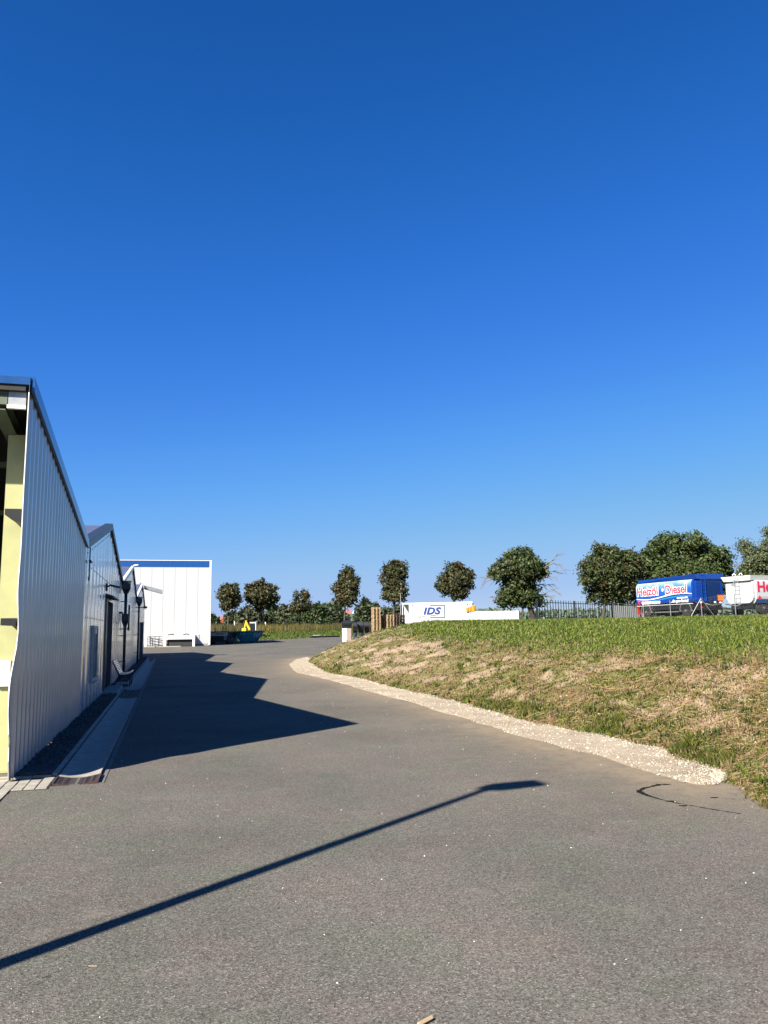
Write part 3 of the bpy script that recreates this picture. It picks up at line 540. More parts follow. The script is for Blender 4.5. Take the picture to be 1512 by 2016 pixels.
def grate(s0, s1, label):
    t = thing('drain_grate', W(s0, .7, 0), label, 'grate', 'iron grates set in the gutter'); dish(s0, s1, M['rust'], 'grate_plate', t, .0)
    fr = MB(); fr.wbox(s0, s1, .50, .512, 0, .036); fr.wbox(s0, s1, .952, .965, 0, .038); fr.build('grate_frame', M['rust'], t)
    m_ = MB(); kk = s0+.05
    while kk < s1-.03:
        for i in range(6): t_ = (i+.2)/6; zz = .028-.030*sin(pi*(t_+.05))+.004*t_; m_.wbox(kk, kk+.012, .51+.44*t_, .51+.44*(t_+.1), zz-.01, zz+.003)
        kk += .05
    kind(m_.build('grate_slots', M['blackm'], t), 'stuff')
grate(8.84, 9.30, 'brown iron grate at the near end of the concrete gutter'); grate(20.35, 23.3, 'dark grate across the gutter in front of the slate door')
kind(MB().wbox(8.84, 57, .967, 1.02, -.04, .007).build('gutter_border', M['jointc']), 'structure')
kind(MB().wbox(21.55, 24.3, -.02, .48, -.02, .03).build('door_slab', M['concrete']), 'structure')
# pavers at the corner
pav = MB().wbox(7.2, 9.46, -1.6, .112, -.05, .006).wbox(8.68, 9.46, .112, .475, -.05, .006).build('paver_bed', M['jointm']); kind(pav, 'structure')
pm = None; pitch_n, pitch_s = .118, .235
row = 0; nvv = .462
while nvv > -1.5:
    q = 9.36-(row % 2)*.118
    while q > (8.66 if nvv > .17 else 7.2)+.05:
        l_ = pitch_s; a = max(q-l_, 8.70 if nvv > .17 else 7.2); b_ = q-.012
        if b_-a > .04: MB().wbox(a, b_, nvv-pitch_n+.012, nvv, -.04, .012+random.uniform(0, .005)).build('paver', M['paver'], pav, bevel=.004)
        q -= l_
    row += 1; nvv -= pitch_n
q = .42
while q > -.2:
    MB().wbox(9.385, 9.455, q-.2+.006, q, -.04, .03+random.uniform(0, .012)).build('edging_stone', M['paver'], pav, bevel=.006); q -= .2
# ------------------------------------------------------------------ bench
b = thing('bench', W(24.55, .3, 0), 'slatted bench with pale slats on a black frame beside the dark door', 'bench')
def slatbox(n0, z0, n1, z1): 
    d = Vector((0, 0, 0))+WN*(n1-n0)+Vector((0, 0, z1-z0)); k = Vector((-(z1-z0)*WN[0], -(z1-z0)*WN[1], (n1-n0))).normalized()*.025
    MB().box(W(24.55, n0, z0), d, WD*1.5, k).build('slat', M['slat'], b, bevel=.004)
for i in range(7): t = i/7; n0 = .08+.20*t; z0 = .76-.38*t; slatbox(n0, z0, n0+.013, z0-.026)
for i in range(7): t = i/6; n0 = .30+.30*t; z0 = .37-.02*sin(t*pi)+(.05*t*t); slatbox(n0, z0, n0+.02, z0+.003)
for s_ in (24.65, 25.95):
    MB().tube([W(s_, .12, .0), W(s_, .27, .35), W(s_, .09, .74)], .022, 6).build('back_leg', M['blackm'], b); MB().tube([W(s_, .27, .35), W(s_, .6, .34), W(s_, .57, 0)], .022, 6).build('front_leg', M['blackm'], b)
o = MB().wbox(24.62, 26.0, .14, .52, .013, .09).build('low_slab', M['blackm'], b)  # plain black slab low under the seat

# ------------------------------------------------------------------ street lamp outside the frame whose shadow crosses the yard
Hl = 6.0; sd_ = Vector((sin(SUN_AZ), cos(SUN_AZ), 0)); tipg = gnd(965, 1551); lb = tipg-sd_*(Hl/tan(SUN_EL)); hd = (gnd(1062, 1541)-tipg)
lt = thing('street_lamp', lb, 'grey street lamp standing behind the corner of the hall casting the long shadow', 'street lamp')
MB().tube([lb, lb+Vector((0, 0, 1.2)), lb+Vector((0, 0, Hl))], [.085, .07, .05], 16).build('pole', M['galv'], lt, smooth=True)
t0 = lb+Vector((0, 0, Hl-.04)); hv = hd.normalized(); pv = Vector((-hv[1], hv[0], 0)); hl = hd.length
MB().hexa([t0-hv*.1-pv*.07, t0+hv*.05-pv*.13, t0+hv*.05+pv*.13, t0-hv*.1+pv*.07]+[v+Vector((0, 0, .09)) for v in (t0-hv*.1-pv*.07, t0+hv*.05-pv*.13, t0+hv*.05+pv*.13, t0-hv*.1+pv*.07)]).build('lamp_neck', M['galv'], lt)
p = [t0+hv*.05-pv*.15, t0+hv*hl-pv*.13, t0+hv*hl+pv*.13, t0+hv*.05+pv*.15]
MB().hexa(p+[v+Vector((0, 0, .08)) for v in p]).build('lamp_head', M['galv'], lt); MB().box(t0+hv*.1-pv*.1-Vector((0, 0, .015)), hv*(hl-.2), pv*.2, (0, 0, .012)).build('lens', M['whitep'], lt)

# ------------------------------------------------------------------ white building at the end
YB = 75.8
pR = at(413.5, 1270, YB); pL = at(235, 1273, YB-.3); zb = .28; ztop = at(413, 1103.5, YB)[2]
ux = -WN; uy = WD.copy()
R0 = Vector((pR[0], pR[1], 0))
wb = thing('white_building', R0+Vector((0, 0, zb)), 'tall plain white hall with a blue band under its roof edge', 'building')
def BB(u0, u1, v0, v1, z0, z1): return MB().box(R0+ux*u0+uy*v0+Vector((0, 0, z0)), ux*(u1-u0), uy*(v1-v0), (0, 0, z1-z0))
band = .62
for i in range(13):
    u0 = .16+i*1.07; BB(u0+.008, u0+1.062, 0, .08, zb+.22, ztop-band-.06).build('wall_panel', M['whitepanel'], wb)
for i in range(4): u0 = .20+i*3.47; BB(u0+.004, u0+3.46, -.01, .08, ztop-band-.05, ztop-.05).build('fascia_panel', M['bluep'], wb)
BB(0, .155, -.015, .16, zb+.1, ztop-.052).build('corner_trim', M['whitep'], wb); BB(-.04, 14.1, -.04, .2, ztop-.048, ztop).build('roof_edge', M['whitep'], wb)
BB(.05, 14.05, .09, 10, zb-.2, ztop-.09).build('body', M['whitepanel'], wb); BB(.1, 14, .01, .085, zb-.2, zb+.215).build('plinth', M['concrete'], wb)
# loading gear in front of it
def at0(px, Y_, z): v = at(px, 1270, Y_); return Vector((v[0], v[1], z))
YG = 74.2; g0 = .28
dk = thing('guard_frame', at0(350, YG, g0), 'white framed cover on two posts by the white building, its underside shade painted as a black box', 'cover')
for px in (322, 379): v = at0(px, YG, g0); MB().box(v, (.2, 0, 0), (0, .2, 0), (0, 0, 1.05)).build('post', M['whitep'], dk)
a = at0(326.5, YG, .95); b2 = at0(379, YG, .95); MB().box(a+Vector((.02, .02, 0)), (b2[0]-a[0]-.04, 0, 0), (0, 1.35, 0), (0, 0, .38)).build('cover_box', M['whitepanel'], dk)
for px in (336, 366): v = at0(px, YG+.4, 1.34); MB().tube([v+Vector((-.3, 0, 0)), v+Vector((-.05, 0, .10)), v+Vector((.2, 0, .08)), v+Vector((.3, 0, -.02))], .05, 8).build('vent_pipe', M['blackm'], dk, smooth=True)
MB().box(a+Vector((.02, .3, -.62)), (b2[0]-a[0]-.04, 0, 0), (0, 1.0, 0), (0, 0, .6)).build('underside_shade', M['blackm'], dk)  # black box painting the shade under the cover
rl = thing('railing', at0(300, YG, g0), 'thin tubular railing with a white post left of the white cover', 'railing')
v = at0(285, YG, g0); MB().box(v, (.16, 0, 0), (0, .16, 0), (0, 0, .95)).build('post', M['whitep'], rl)
for z in (.75, .5, .98): a = at0(291, YG, g0+z); b3 = at0(318, YG, g0+z); MB().tube([a, b3], .03, 6).build('rail', M['zinc'], rl)
for px in (296, 305, 313): a = at0(px, YG, g0); MB().tube([a, a+Vector((0, 0, .98))], .026, 6).build('upright', M['zinc'], rl)
v = at0(283, YG+.6, g0); o = MB().box(v, (1.9, 0, 0), (0, .5, 0), (0, 0, .62)).build('dark_crate', M['zinc'], org=v); tag(o, 'dark low box behind the thin railing', 'box')
v = at0(391, YG+.3, g0+.8); o = MB().tube([v+Vector((-.5, 0, .28)), v+Vector((0, 0, .28)), v+Vector((.05, 0, .22)), v+Vector((.05, 0, -.15))], .05, 8).build('pipe_elbow', M['greym'], org=v); tag(o, 'grey pipe elbow right of the white cover', 'pipe')
v = at0(286, YG-.5, g0-.02); o = MB().box(v, (.9, 0, 0), (0, .4, 0), (0, 0, .1)).box(v+Vector((1.2, 0, 0)), (2.1, 0, 0), (0, .4, 0), (0, 0, .09)).build('kerb_blocks', M['concrete'], org=v); tag(o, 'low concrete wheel stop in front of the railing', 'wheel stop')

# ------------------------------------------------------------------ trailer, skips, digger
def wheel(c, ax, r, wd, parent, spokes=True):
    ax = Vector(ax).normalized(); a = Vector(c)-ax*wd/2; b = Vector(c)+ax*wd/2
    ty = MB().tube([a, a+ax*.03, b-ax*.03, b], [r*.93, r, r, r*.93], 22).build('tyre', M['tyre'], parent, smooth=False); MB().tube([a-ax*.012, b+ax*.012], r*.55, 16).build('rim', M['rimm'], parent); MB().tube([a-ax*.06, b+ax*.06], r*.18, 10).build('hub', M['fender'], parent)
YT = 80; v0 = at(407, 1270, YT); v1 = at(449, 1270, YT); gz0 = float(yard(0, YT)); wdt = v1[0]-v0[0]
tr = thing('flatbed_trailer', (v0[0]+wdt/2, YT, gz0), 'dark flatbed trailer seen from behind with hazard plates beside the white building', 'trailer')
zt = at(430, 1243, YT)[2]
MB().bx(v0[0], v1[0], YT, YT+7, zt-.12, zt).build('deck', M['blackm'], tr); MB().bx(v0[0]+.15, v1[0]-.05, YT-.06, YT-.005, zt-.46, zt-.10).build('tailboard', M['greym'], tr); MB().bx(v0[0]+.9, v1[0]-.45, YT-.085, YT-.062, zt-.30, zt-.22).build('number_plate', M['tdark'], tr)
MB().bx(v0[0]+.5, v1[0]-.5, YT+.1, YT+6.8, gz0+.55, zt-.125).build('chassis', M['blackm'], tr)
for yy in (YT+.9, YT+2.1):
    for xx in (v0[0]+.2, v1[0]-.2): wheel((xx, yy, gz0+.42), (1, 0, 0), .42, .3, tr)
MB().bx(v0[0]+.05, v1[0]-.05, YT+.2, YT+.24, gz0+.2, gz0+.75).build('mudguard', M['blackm'], tr)
for xx in (v0[0]+.12, v1[0]-.42):
    pl = MB().bx(xx, xx+.3, YT-.02, YT+.01, gz0+.35, gz0+.85).build('hazard_plate', M['blackm'], tr)
    for k in range(3): z = gz0+.40+k*.16; MB().hexa([Vector((xx, YT-.028, z)), Vector((xx+.3, YT-.028, z+.12)), Vector((xx+.3, YT-.022, z+.12)), Vector((xx, YT-.022, z)), Vector((xx, YT-.028, z+.05)), Vector((xx+.3, YT-.028, z+.17)), Vector((xx+.3, YT-.022, z+.17)), Vector((xx, YT-.022, z+.05))]).build('hazard_stripe', M['hazard'], pl)
def skip(px0, px1, Y_, ytop, label, marks):
    a = at(px0, 1262, Y_); b = at(px1, 1262, Y_); g = float(yard(0, Y_)); zt = at((px0+px1)/2, ytop, Y_)[2]; x0, x1 = a[0], b[0]; w_ = x1-x0; hgt = zt-g
    t = thing('skip_container', ((x0+x1)/2, Y_, g), label, 'skip', 'teal skips beside the trailer')
    def ring(y): return [Vector((x0+w_*.22, y, g+.08)), Vector((x1-w_*.24, y, g+.08)), Vector((x1, y, zt-.1)), Vector((x0, y, zt-.1))]
    A_, B_ = ring(Y_), ring(Y_+1.9); MB().add(A_+B_, [(0, 1, 2, 3), (7, 6, 5, 4), (0, 4, 5, 1), (1, 5, 6, 2), (3, 7, 4, 0)]).build('tub', M['teal'], t)
    rm = MB(); rm.bx(x0-.05, x1+.05, Y_-.05, Y_+.03, zt-.1, zt); rm.bx(x0-.05, x1+.05, Y_+1.85, Y_+1.93, zt-.1, zt); rm.bx(x0-.05, x0+.04, Y_+.03, Y_+1.85, zt-.1, zt); rm.bx(x1-.04, x1+.05, Y_+.03, Y_+1.85, zt-.1, zt); rm.build('rim', M['teal'], t)
    for f in (.3, .7): 
        xx = x0+w_*f; MB().bx(xx-.05, xx+.05, Y_-.06, Y_-.005, g+.15, zt-.12).build('rib', M['teal'], t)
    MB().bx(x0+w_*.25, x1-w_*.27, Y_+.1, Y_+1.8, g-.02, g+.078).build('skid', M['blackm'], t)
    for k in range(marks):
        xx = x1-.20-k*.26; z = zt-.35; MB().hexa([Vector((xx-.22, Y_-.03, z-.35)), Vector((xx-.12, Y_-.03, z-.35)), Vector((xx-.12, Y_-.012, z-.35)), Vector((xx-.22, Y_-.012, z-.35)), Vector((xx-.02, Y_-.03, z+.12)), Vector((xx+.08, Y_-.03, z+.12)), Vector((xx+.08, Y_-.012, z+.12)), Vector((xx-.02, Y_-.012, z+.12))]).build('marking_stripe', M['skipmark'], t)
        xx = x0+.75+k*.2; z = zt-.34; MB().hexa([Vector((xx-.1, Y_-.03, z-.12)), Vector((xx-.03, Y_-.03, z-.12)), Vector((xx-.03, Y_-.012, z-.12)), Vector((xx-.1, Y_-.012, z-.12)), Vector((xx, Y_-.03, z+.12)), Vector((xx+.07, Y_-.03, z+.12)), Vector((xx+.07, Y_-.012, z+.12)), Vector((xx, Y_-.012, z+.12))]).build('marking_stripe', M['skipmark'], t)
    return t
skip(460, 515, 86.5, 1242, 'teal skip with slanted pale markings in front of the yellow digger', 3)
skip(438, 468, 90, 1243, 'teal skip mostly hidden between trailer and the marked skip', 0)
YX = 98; g = float(yard(0, YX)); e0 = at(478, 1243, YX); e1 = at(503, 1243, YX); sc = YX/F
ex = thing('mini_excavator', (e0[0]+.8, YX, g), 'small yellow excavator with raised arm behind the teal skip', 'excavator')
def ez(py): return at(490, py, YX)[2]
MB().bx(e0[0]+.6, e1[0]+.2, YX-.4, YX+1.4, g+.05, g+.55).build('track', M['blackm'], ex, bevel=.15); MB().bx(e0[0]+.5, e1[0]+.1, YX-.2, YX+1.3, g+.56, ez(1242)).build('engine_housing', M['yellow'], ex, bevel=.05)
cbx = MB().bx(e0[0]+.95, e1[0], YX-.1, YX+.9, ez(1241.5), ez(1227)).build('cab', M['glass'], ex); MB().bx(e0[0]+.9, e1[0]+.06, YX-.15, YX+.95, ez(1227)+.003, ez(1225)).build('cab_roof', M['whitep'], ex); MB().bx(e1[0]-.0, e1[0]+.08, YX-.15, YX-.02, ez(1241), ez(1227)).build('cab_post', M['whitep'], ex)
MB().tube([(e0[0]+.9, YX-.2, ez(1240)), (e0[0]+.55, YX-.2, ez(1229)), (e0[0]+.42, YX-.2, ez(1221.5))], [.14, .13, .09], 6).build('boom', M['yellow'], ex); MB().tube([(e0[0]+.45, YX-.25, ez(1222)), (e0[0]+.28, YX-.3, ez(1236))], .08, 6).build('dipper_arm', M['yellow'], ex); MB().bx(e0[0]-.05, e0[0]+.5, YX-.5, YX, ez(1243.5), ez(1236.5)).build('bucket', M['yellow'], ex, bevel=.08)
# beam lying at the edge of the asphalt
a = at(612, 1253.5, 103); b = at(668, 1251.5, 106); gz1 = float(yard(0, 104)); a[2] = b[2] = gz1+.12
o = MB().tube([a, b], .11, 6).build('steel_beam', M['blackm'], org=a); tag(o, 'long dark steel beam lying at the far edge of the asphalt', 'beam')
a2 = at(616, 1252, 103); a2[2] = gz1+.3; o = MB().tube([a2, a2+Vector((.9, .1, 0))], .07, 6).build('steel_offcut', M['greym'], org=a2); tag(o, 'short grey offcut lying on the left end of the dark beam', 'beam')

# ------------------------------------------------------------------ bins behind the bank
def bin_stack(px0, px1, Y_, ytop, ymid, label, lid=True):
    a = at(px0, 1240, Y_); b = at(px1, 1240, Y_); g = float(yard(0, Y_)); zt = at(px0, ytop, Y_)[2]; zm = at(px0, ymid, Y_)[2]; x0, x1 = a[0], b[0]
    t1 = thing('plastic_tote', ((x0+x1)/2, Y_, g), label[0], 'tote', 'totes under the black bins'); hm = x0+(x1-x0)*.55
    MB().bx(x0+.06, hm, Y_, Y_+.9, g+.12, zm-.01).build('tote_body', M['whitep'], t1, bevel=.03); MB().bx(hm+.01, x1-.04, Y_+.02, Y_+.88, g+.12, zm-.01).build('tote_side', M['tan_'], t1, bevel=.03); MB().bx(x0+.04, x1-.02, Y_-.02, Y_+.92, g, g+.118).build('tote_base', M['greym'], t1)
    t2 = thing('waste_bin', ((x0+x1)/2, Y_, zm), label[1], 'bin', 'black bins standing behind the grass bank')
    m_ = (zt-zm); c = Vector(((x0+x1)/2, Y_+.45, zm)); hw = (x1-x0)/2
    MB().hexa([c+Vector((sx*hw*.82, sy*.36, 0)) for sx, sy in ((-1, -1), (1, -1), (1, 1), (-1, 1))]+[c+Vector((sx*hw*.95, sy*.42, m_*.62)) for sx, sy in ((-1, -1), (1, -1), (1, 1), (-1, 1))]).build('bin_body', M['blackpl'], t2, bevel=.03)
    z0 = m_*.62+.003
    MB().hexa([c+Vector((sx*hw*1.06, sy*.46, z0)) for sx, sy in ((-1, -1), (1, -1), (1, 1), (-1, 1))]+[c+Vector((sx*hw*.62, sy*.3, m_)) for sx, sy in ((-1, -1), (1, -1), (1, 1), (-1, 1))]).build('bin_lid', M['blackpl'], t2, bevel=.03)
    MB().tube([c+Vector((-hw*.5, -.47, z0-.08)), c+Vector((hw*.5, -.47, z0-.08))], .02, 6).build('bin_handle', M['blackpl'], t2)
bin_stack(672, 693, 56.5, 1221, 1237, ('white and tan tote under the leftmost black bin', 'leftmost black bin with domed lid on a white tote'))
bin_stack(694, 704, 58.0, 1225, 1246, ('white tote under the narrow black bin', 'narrow black bin second from the left'))
bin_stack(704, 717, 58.8, 1223, 1246, ('tote under the wide black bin next to the narrow one', 'wide black bin right of the narrow one'))
bin_stack(717, 728, 60, 1224, 1246, ('tote under the black bin nearest the pallets', 'black bin nearest the tall pallet stack'))
v = at(688, 1222, 56.9); v[2] -= .03; o = MB().bx(v[0]-.1, v[0]+.1, v[1]+.2, v[1]+.4, v[2]-.1, v[2]+.02).build('white_tub', M['whitep'], org=v, bevel=.02); tag(o, 'small white tub on the lid of the leftmost black bin', 'tub')
# ------------------------------------------------------------------ pallets
def pallet_mesh(name, mt):
    mb = MB()
    for i in range(5): x0 = -.6+i*.26; mb.bx(x0, x0+.16, -.4, .4, .122, .144)
    for y0 in (-.4, -.05, .3): mb.bx(-.6, .6, y0, y0+.1, .1, .1215); mb.bx(-.6, .6, y0, y0+.1, 0, .022)
    for y0 in (-.4, -.05, .3):
        for x0 in (-.6, -.0725, .455): mb.bx(x0, x0+.145, y0, y0+.1, .022, .1)
    me = bpy.data.meshes.new(name); me.from_pydata(mb.v, [], mb.f); me.materials.append(mt); return me
pml, pmd = pallet_mesh('pallet_pale', M['wood']), pallet_mesh('pallet_dark', M['darkwood'])
def pallet_stack(px, Y_, cnt, me, yaw, desc, grp):
    v = at(px, 1228, Y_); mz, _ = mound(np.array([v[0]]), np.array([Y_])); g = float(mz[0])
    for k in range(cnt):
        o = bpy.data.objects.new('pallet', me); COL.objects.link(o); o.location = (v[0]+random.uniform(-.015, .015), Y_+random.uniform(-.02, .02), g+.02+k*.146); o.rotation_euler = (0, 0, yaw+random.uniform(-.03, .03))
        nth = ['topmost', 'second from top', 'third from top', 'fourth from top', 'fifth from top', 'sixth from top', 'seventh from top', 'eighth from top', 'ninth from top', 'tenth from top', 'eleventh from top', 'twelfth from top', 'thirteenth from top', 'fourteenth from top', 'fifteenth from top', 'sixteenth from top', 'seventeenth from top', 'eighteenth from top', 'bottom one', 'very lowest'][cnt-1-k]
        o['label'] = 'wooden pallet, '+nth+' in the '+desc; o['category'] = 'pallet'; o['group'] = 'wooden pallets stacked left of the white container'
pallet_stack(740, 85.5, 19, pml, 1.75, 'tall pale stack', 'a'); pallet_stack(754, 87, 11, pml, 1.3, 'low pale stack right of the tall one', 'b'); pallet_stack(766, 86.2, 11, pml, 1.85, 'second low pale stack', 'c')
pallet_stack(779, 86.6, 11, pmd, 1.7, 'dark weathered stack beside the pale ones', 'd'); pallet_stack(789, 88.5, 9, pmd, 1.4, 'dark weathered stack nearest the white container', 'e'); pallet_stack(728, 86.5, 7, pmd, 1.5, 'short dark stack left of the tall one', 'f')
# ------------------------------------------------------------------ text helper
def text(body, size, mt, name, parent, org, xd, offset=0, depth=.0, shear=0, bold=False, spacing=1, xscale=1, lift=0):
    """lettering cut as a flat sheet: org is the left end of the baseline, xd the reading direction, up is +z"""
    cu = bpy.data.curves.new('t', 'FONT'); cu.body = body; cu.size = size; cu.offset = offset; cu.shear = shear; cu.space_character = spacing; cu.extrude = .006; cu.resolution_u = 3
    ob = bpy.data.objects.new('t', cu); COL.objects.link(ob); bpy.context.view_layer.update(); dg = bpy.context.evaluated_depsgraph_get(); me = bpy.data.meshes.new_from_object(ob.evaluated_get(dg)); bpy.data.objects.remove(ob)
    xd = Vector(xd).normalized(); nn_ = xd.cross(Vector((0, 0, 1))); o0 = O(parent)
    for vtx in me.vertices: x_, y_, z_ = vtx.co; vtx.co = Vector(org)+xd*(x_*xscale)+Vector((0, 0, y_))+nn_*(z_+lift)-o0
    me.materials.clear(); me.materials.append(mt); o = bpy.data.objects.new(name, me); COL.objects.link(o); o.parent = parent; ORG[o.name] = o0; return o
# ------------------------------------------------------------------ white container with the logo
cL = at(792, 1200, 92); cR = at(930, 1200, 90.7); zc = 2.06; ztc = at(792, 1187.6, 92)[2]; cd = Vector((cR[0]-cL[0], cR[1]-cL[1], 0)); cl_ = cd.length; cd.normalize(); cn = Vector((-cd[1], cd[0], 0)); C0 = Vector((cL[0], cL[1], 0))
ct = thing('container', C0+cd*cl_/2+Vector((0, 0, zc)), 'long white container with blue lettering and an open niche at its left end', 'container')
def CB(u0, u1, v0, v1, z0, z1): return MB().box(C0+cd*u0+cn*v0+Vector((0, 0, z0)), cd*(u1-u0), cn*(v1-v0), (0, 0, z1-z0))
CB(.78, cl_, 0, 2.4, zc, ztc-.13).build('body', M['whitepanel'], ct); CB(-.03, cl_+.03, -.03, 2.43, ztc-.128, ztc).build('roof', M['whitep'], ct)
CB(0, .06, 0, .06, zc, ztc-.13).build('corner_post', M['whitep'], ct); CB(.0, .06, 2.3, 2.4, zc, ztc-.13).build('corner_post', M['whitep'], ct); CB(.06, .775, 1.2, 1.26, zc, ztc-.13).build('niche_wall', M['whitepanel'], ct); CB(.06, .775, .06, 1.19, zc-.02, zc+.03).build('niche_floor', M['greym'], ct)
for i in range(8): u0 = .8+i*(cl_-.85)/8; CB(u0, u0+.02, -.012, -.002, zc+.02, ztc-.15).build('panel_joint', M['whitep'], ct)
xx0 = 2.45; text('IDS', 1.08, M['idsb'], 'lettering', ct, C0+cd*xx0+Vector((0, 0, ztc-1.33)), cd, offset=.05, shear=.25, lift=.02, xscale=1.15, spacing=1.08)
for (u0, u1, z0, z1) in ((3.25, 5.0, .28, .40), (4.88, 5.0, 1.78, .40), (3.25, 4.88, 1.78, 1.66), (3.3, 3.9, 1.56, 1.46)): CB(u0, u1, -.022, -.014, ztc-max(z0, z1), ztc-min(z0, z1)).build('logo_bracket', M['idsg'], ct)
text('LOGISTIK', .26, M['idsg'], 'lettering', ct, C0+cd*1.45+Vector((0, 0, ztc-1.72)), cd, lift=.02, xscale=1.1); text('WIR BEWEGEN WELTEN', .24, M['faint'], 'lettering', ct, C0+cd*1.45+Vector((0, 0, ztc-2.05)), cd, lift=.02, xscale=1.15)
for u in (1.2, cl_-.6): CB(u, u+.1, -.03, -.014, ztc-.38, ztc-.22).build('latch', M['blackm'], ct)
# low white wall of concrete blocks with an orange canopy behind
lw = thing('concrete_wall', at(955, 1222, 75), 'low white concrete wall in front of the container and the dark trunk', 'wall'); ORG[lw.name] = Vector(lw.location)
q0 = at(889, 1222, 76); q1 = at(1022, 1222, 73.5); d_ = Vector((q1[0]-q0[0], q1[1]-q0[1], 0)); ll = d_.length; d_.normalize(); pn = Vector((-d_[1], d_[0], 0)); zt = at(955, 1203.6, 75)[2]
segs = [0, 1.15, ll]
for i, (a, b_) in enumerate(zip(segs[:-1], segs[1:])): MB().box(Vector((q0[0], q0[1], 1.95))+d_*(a+.01), d_*(b_-a-.02), pn*.4, (0, 0, zt-1.95+(.02 if i == 0 else 0))).build('wall_block', M['whitepanel'], lw)
MB().box(Vector((q0[0], q0[1], zt-.45))+d_*.15-pn*.02, d_*.8, pn*.015, (0, 0, .07)).build('slot', M['greym'], lw)
vv = at(900, 1201, 77); o = MB().bx(vv[0]-.9, vv[0]+.7, 77, 77.3, zt+.02, zt+.10).build('steel_bar', M['greym'], org=vv); tag(o, 'thin grey bar resting on the left end of the low white wall', 'bar')
v = at(927.5, 1203, 74.9+.2); tu = thing('orange_drums', v, 'orange plastic drums standing on the low white wall', 'drums')
for dx, hh_, rr in ((-.33, .40, .13), (-.08, .46, .16), (.24, .56, .22)): MB().tube([(v[0]+dx, v[1]+.2, zt+.004), (v[0]+dx, v[1]+.2, zt+.06), (v[0]+dx, v[1]+.2, zt+hh_-.06), (v[0]+dx, v[1]+.2, zt+hh_)], [rr*.9, rr, rr, rr*.7], 14).build('drum', M['orange'], tu)
# thin lamp post left of the container
v = at(789.5, 1222, 86.5); tz = at(789.5, 1169, 86.5)[2]; t = thing('yard_lamp', (v[0], v[1], 2.05), 'thin pale lamp post just left of the white container', 'street lamp')
MB().tube([(v[0], v[1], 2.0), (v[0], v[1], tz)], [.07, .045], 10).build('pole', M['galv'], t); MB().bx(v[0]-.22, v[0]+.04, v[1]-.08, v[1]+.08, tz, tz+.07).build('lamp_head', M['galv'], t)
v = at(988, 1222, 90); t = thing('flag_pole', (v[0], v[1], 2.05), 'thin pale pole rising behind the orange drums and the dead twigs', 'pole'); MB().tube([(v[0], v[1], 2.0), (v[0], v[1], at(988, 1160, 90)[2])], [.05, .035], 8).build('shaft', M['galv'], t); MB().bx(v[0]-.06, v[0]+.06, v[1]-.06, v[1]+.06, 2.0, 2.15).build('foot', M['galv'], t)

# ------------------------------------------------------------------ bar fence and chain-link fence
def MG(x_, y_): z_, _ = mound(np.array([float(x_)]), np.array([float(y_)]), False); return float(z_[0])
bf = thing('bar_fence', at(1060, 1220, 65), 'tall dark fence of upright steel bars right of the dark trunk', 'fence'); 
fa = at(1057, 1220, 65); fb = at(1262, 1220, 84); fd = Vector((fb[0]-fa[0], fb[1]-fa[1], 0)); fl = fd.length; fd.normalize(); fz = 2.02; ft = at(1060, 1180, 65)[2]
for z in (ft-.22, fz+.12): MB().tube([Vector((fa[0], fa[1], z)), Vector((fb[0], fb[1], z))], .035, 6).build('rail', M['fence'], bf)
k = 0; u = 0; barme = MB().bx(-.024, .024, -.024, .024, 0, ft-fz); me = bpy.data.meshes.new('bar'); me.from_pydata(barme.v, [], barme.f); me.materials.append(M['fence'])
while u < fl:
    pt = fa+fd*u-O(bf); o = bpy.data.objects.new('bar', me); COL.objects.link(o); o.parent = bf; o.location = (pt[0], pt[1], fz-O(bf)[2]); u += .52
u = 0
for px in (1058, 1132, 1206, 1262):
    v = at(px, 1220, np.interp(px, [1057, 1262], [65, 84])); MB().bx(v[0]-.08, v[0]+.08, v[1]-.05, v[1]+.05, 1.95, ft+.05).build('post', M['fence'], bf)
cf = thing('chain_link_fence', at(1300, 1215, 52), 'low wire mesh fence on thin grey posts along the top of the bank', 'fence')
CP = [(1072, 68, 1197), (1101, 65, 1193.5), (1137, 61.5, 1193), (1175, 58.5, 1189), (1217, 57, 1187), (1266, 55.5, 1191), (1318.6, 52.5, 1181.7), (1379.5, 49, 1176.5), (1445.5, 44.5, 1169), (1525, 40.5, 1162)]
pts = []
for px, Y_, yt in CP:
    v = at(px, yt, Y_); gz_ = MG(v[0], v[1]); pts.append((v, gz_)); MB().tube([(v[0], v[1], gz_-.15), v], .024, 8).build('post', M['galv'], cf)
for i, sgn in ((7, -1), (7, 1), (0, 1)):
    v, gz_ = pts[i]; MB().tube([v-Vector((0, 0, .05)), (v[0]+sgn*.82, v[1]-.1, gz_-.05)], .018, 6).build('brace', M['galv'], cf)
for (a, ga), (b_, gb) in zip(pts[:-1], pts[1:]):
    MB().tube([a-Vector((0, 0, .03)), b_-Vector((0, 0, .03))], .004, 4).build('top_wire', M['galv'], cf)
    mb = MB(); L_ = (b_-a).length; nn2 = int(L_/.16)
    for i in range(nn2):
        for sg in (0, 1):
            t0_, t1_ = i/nn2, min(1, (i+3)/nn2); p0 = a.lerp(b_, t0_); p1 = a.lerp(b_, t1_); lo = ga+(gb-ga)*t0_
            top_, bot = Vector((p0[0], p0[1], p0[2]-.03)), Vector((p1[0], p1[1], lo+.02)); 
            if sg: top_, bot = Vector((p1[0], p1[1], p1[2]-.03)), Vector((p0[0], p0[1], lo+.02))
            mb.tube([top_, bot], .0011, 3, cap=False)
    kind(mb.build('wire_mesh', M['galv'], cf), 'stuff')
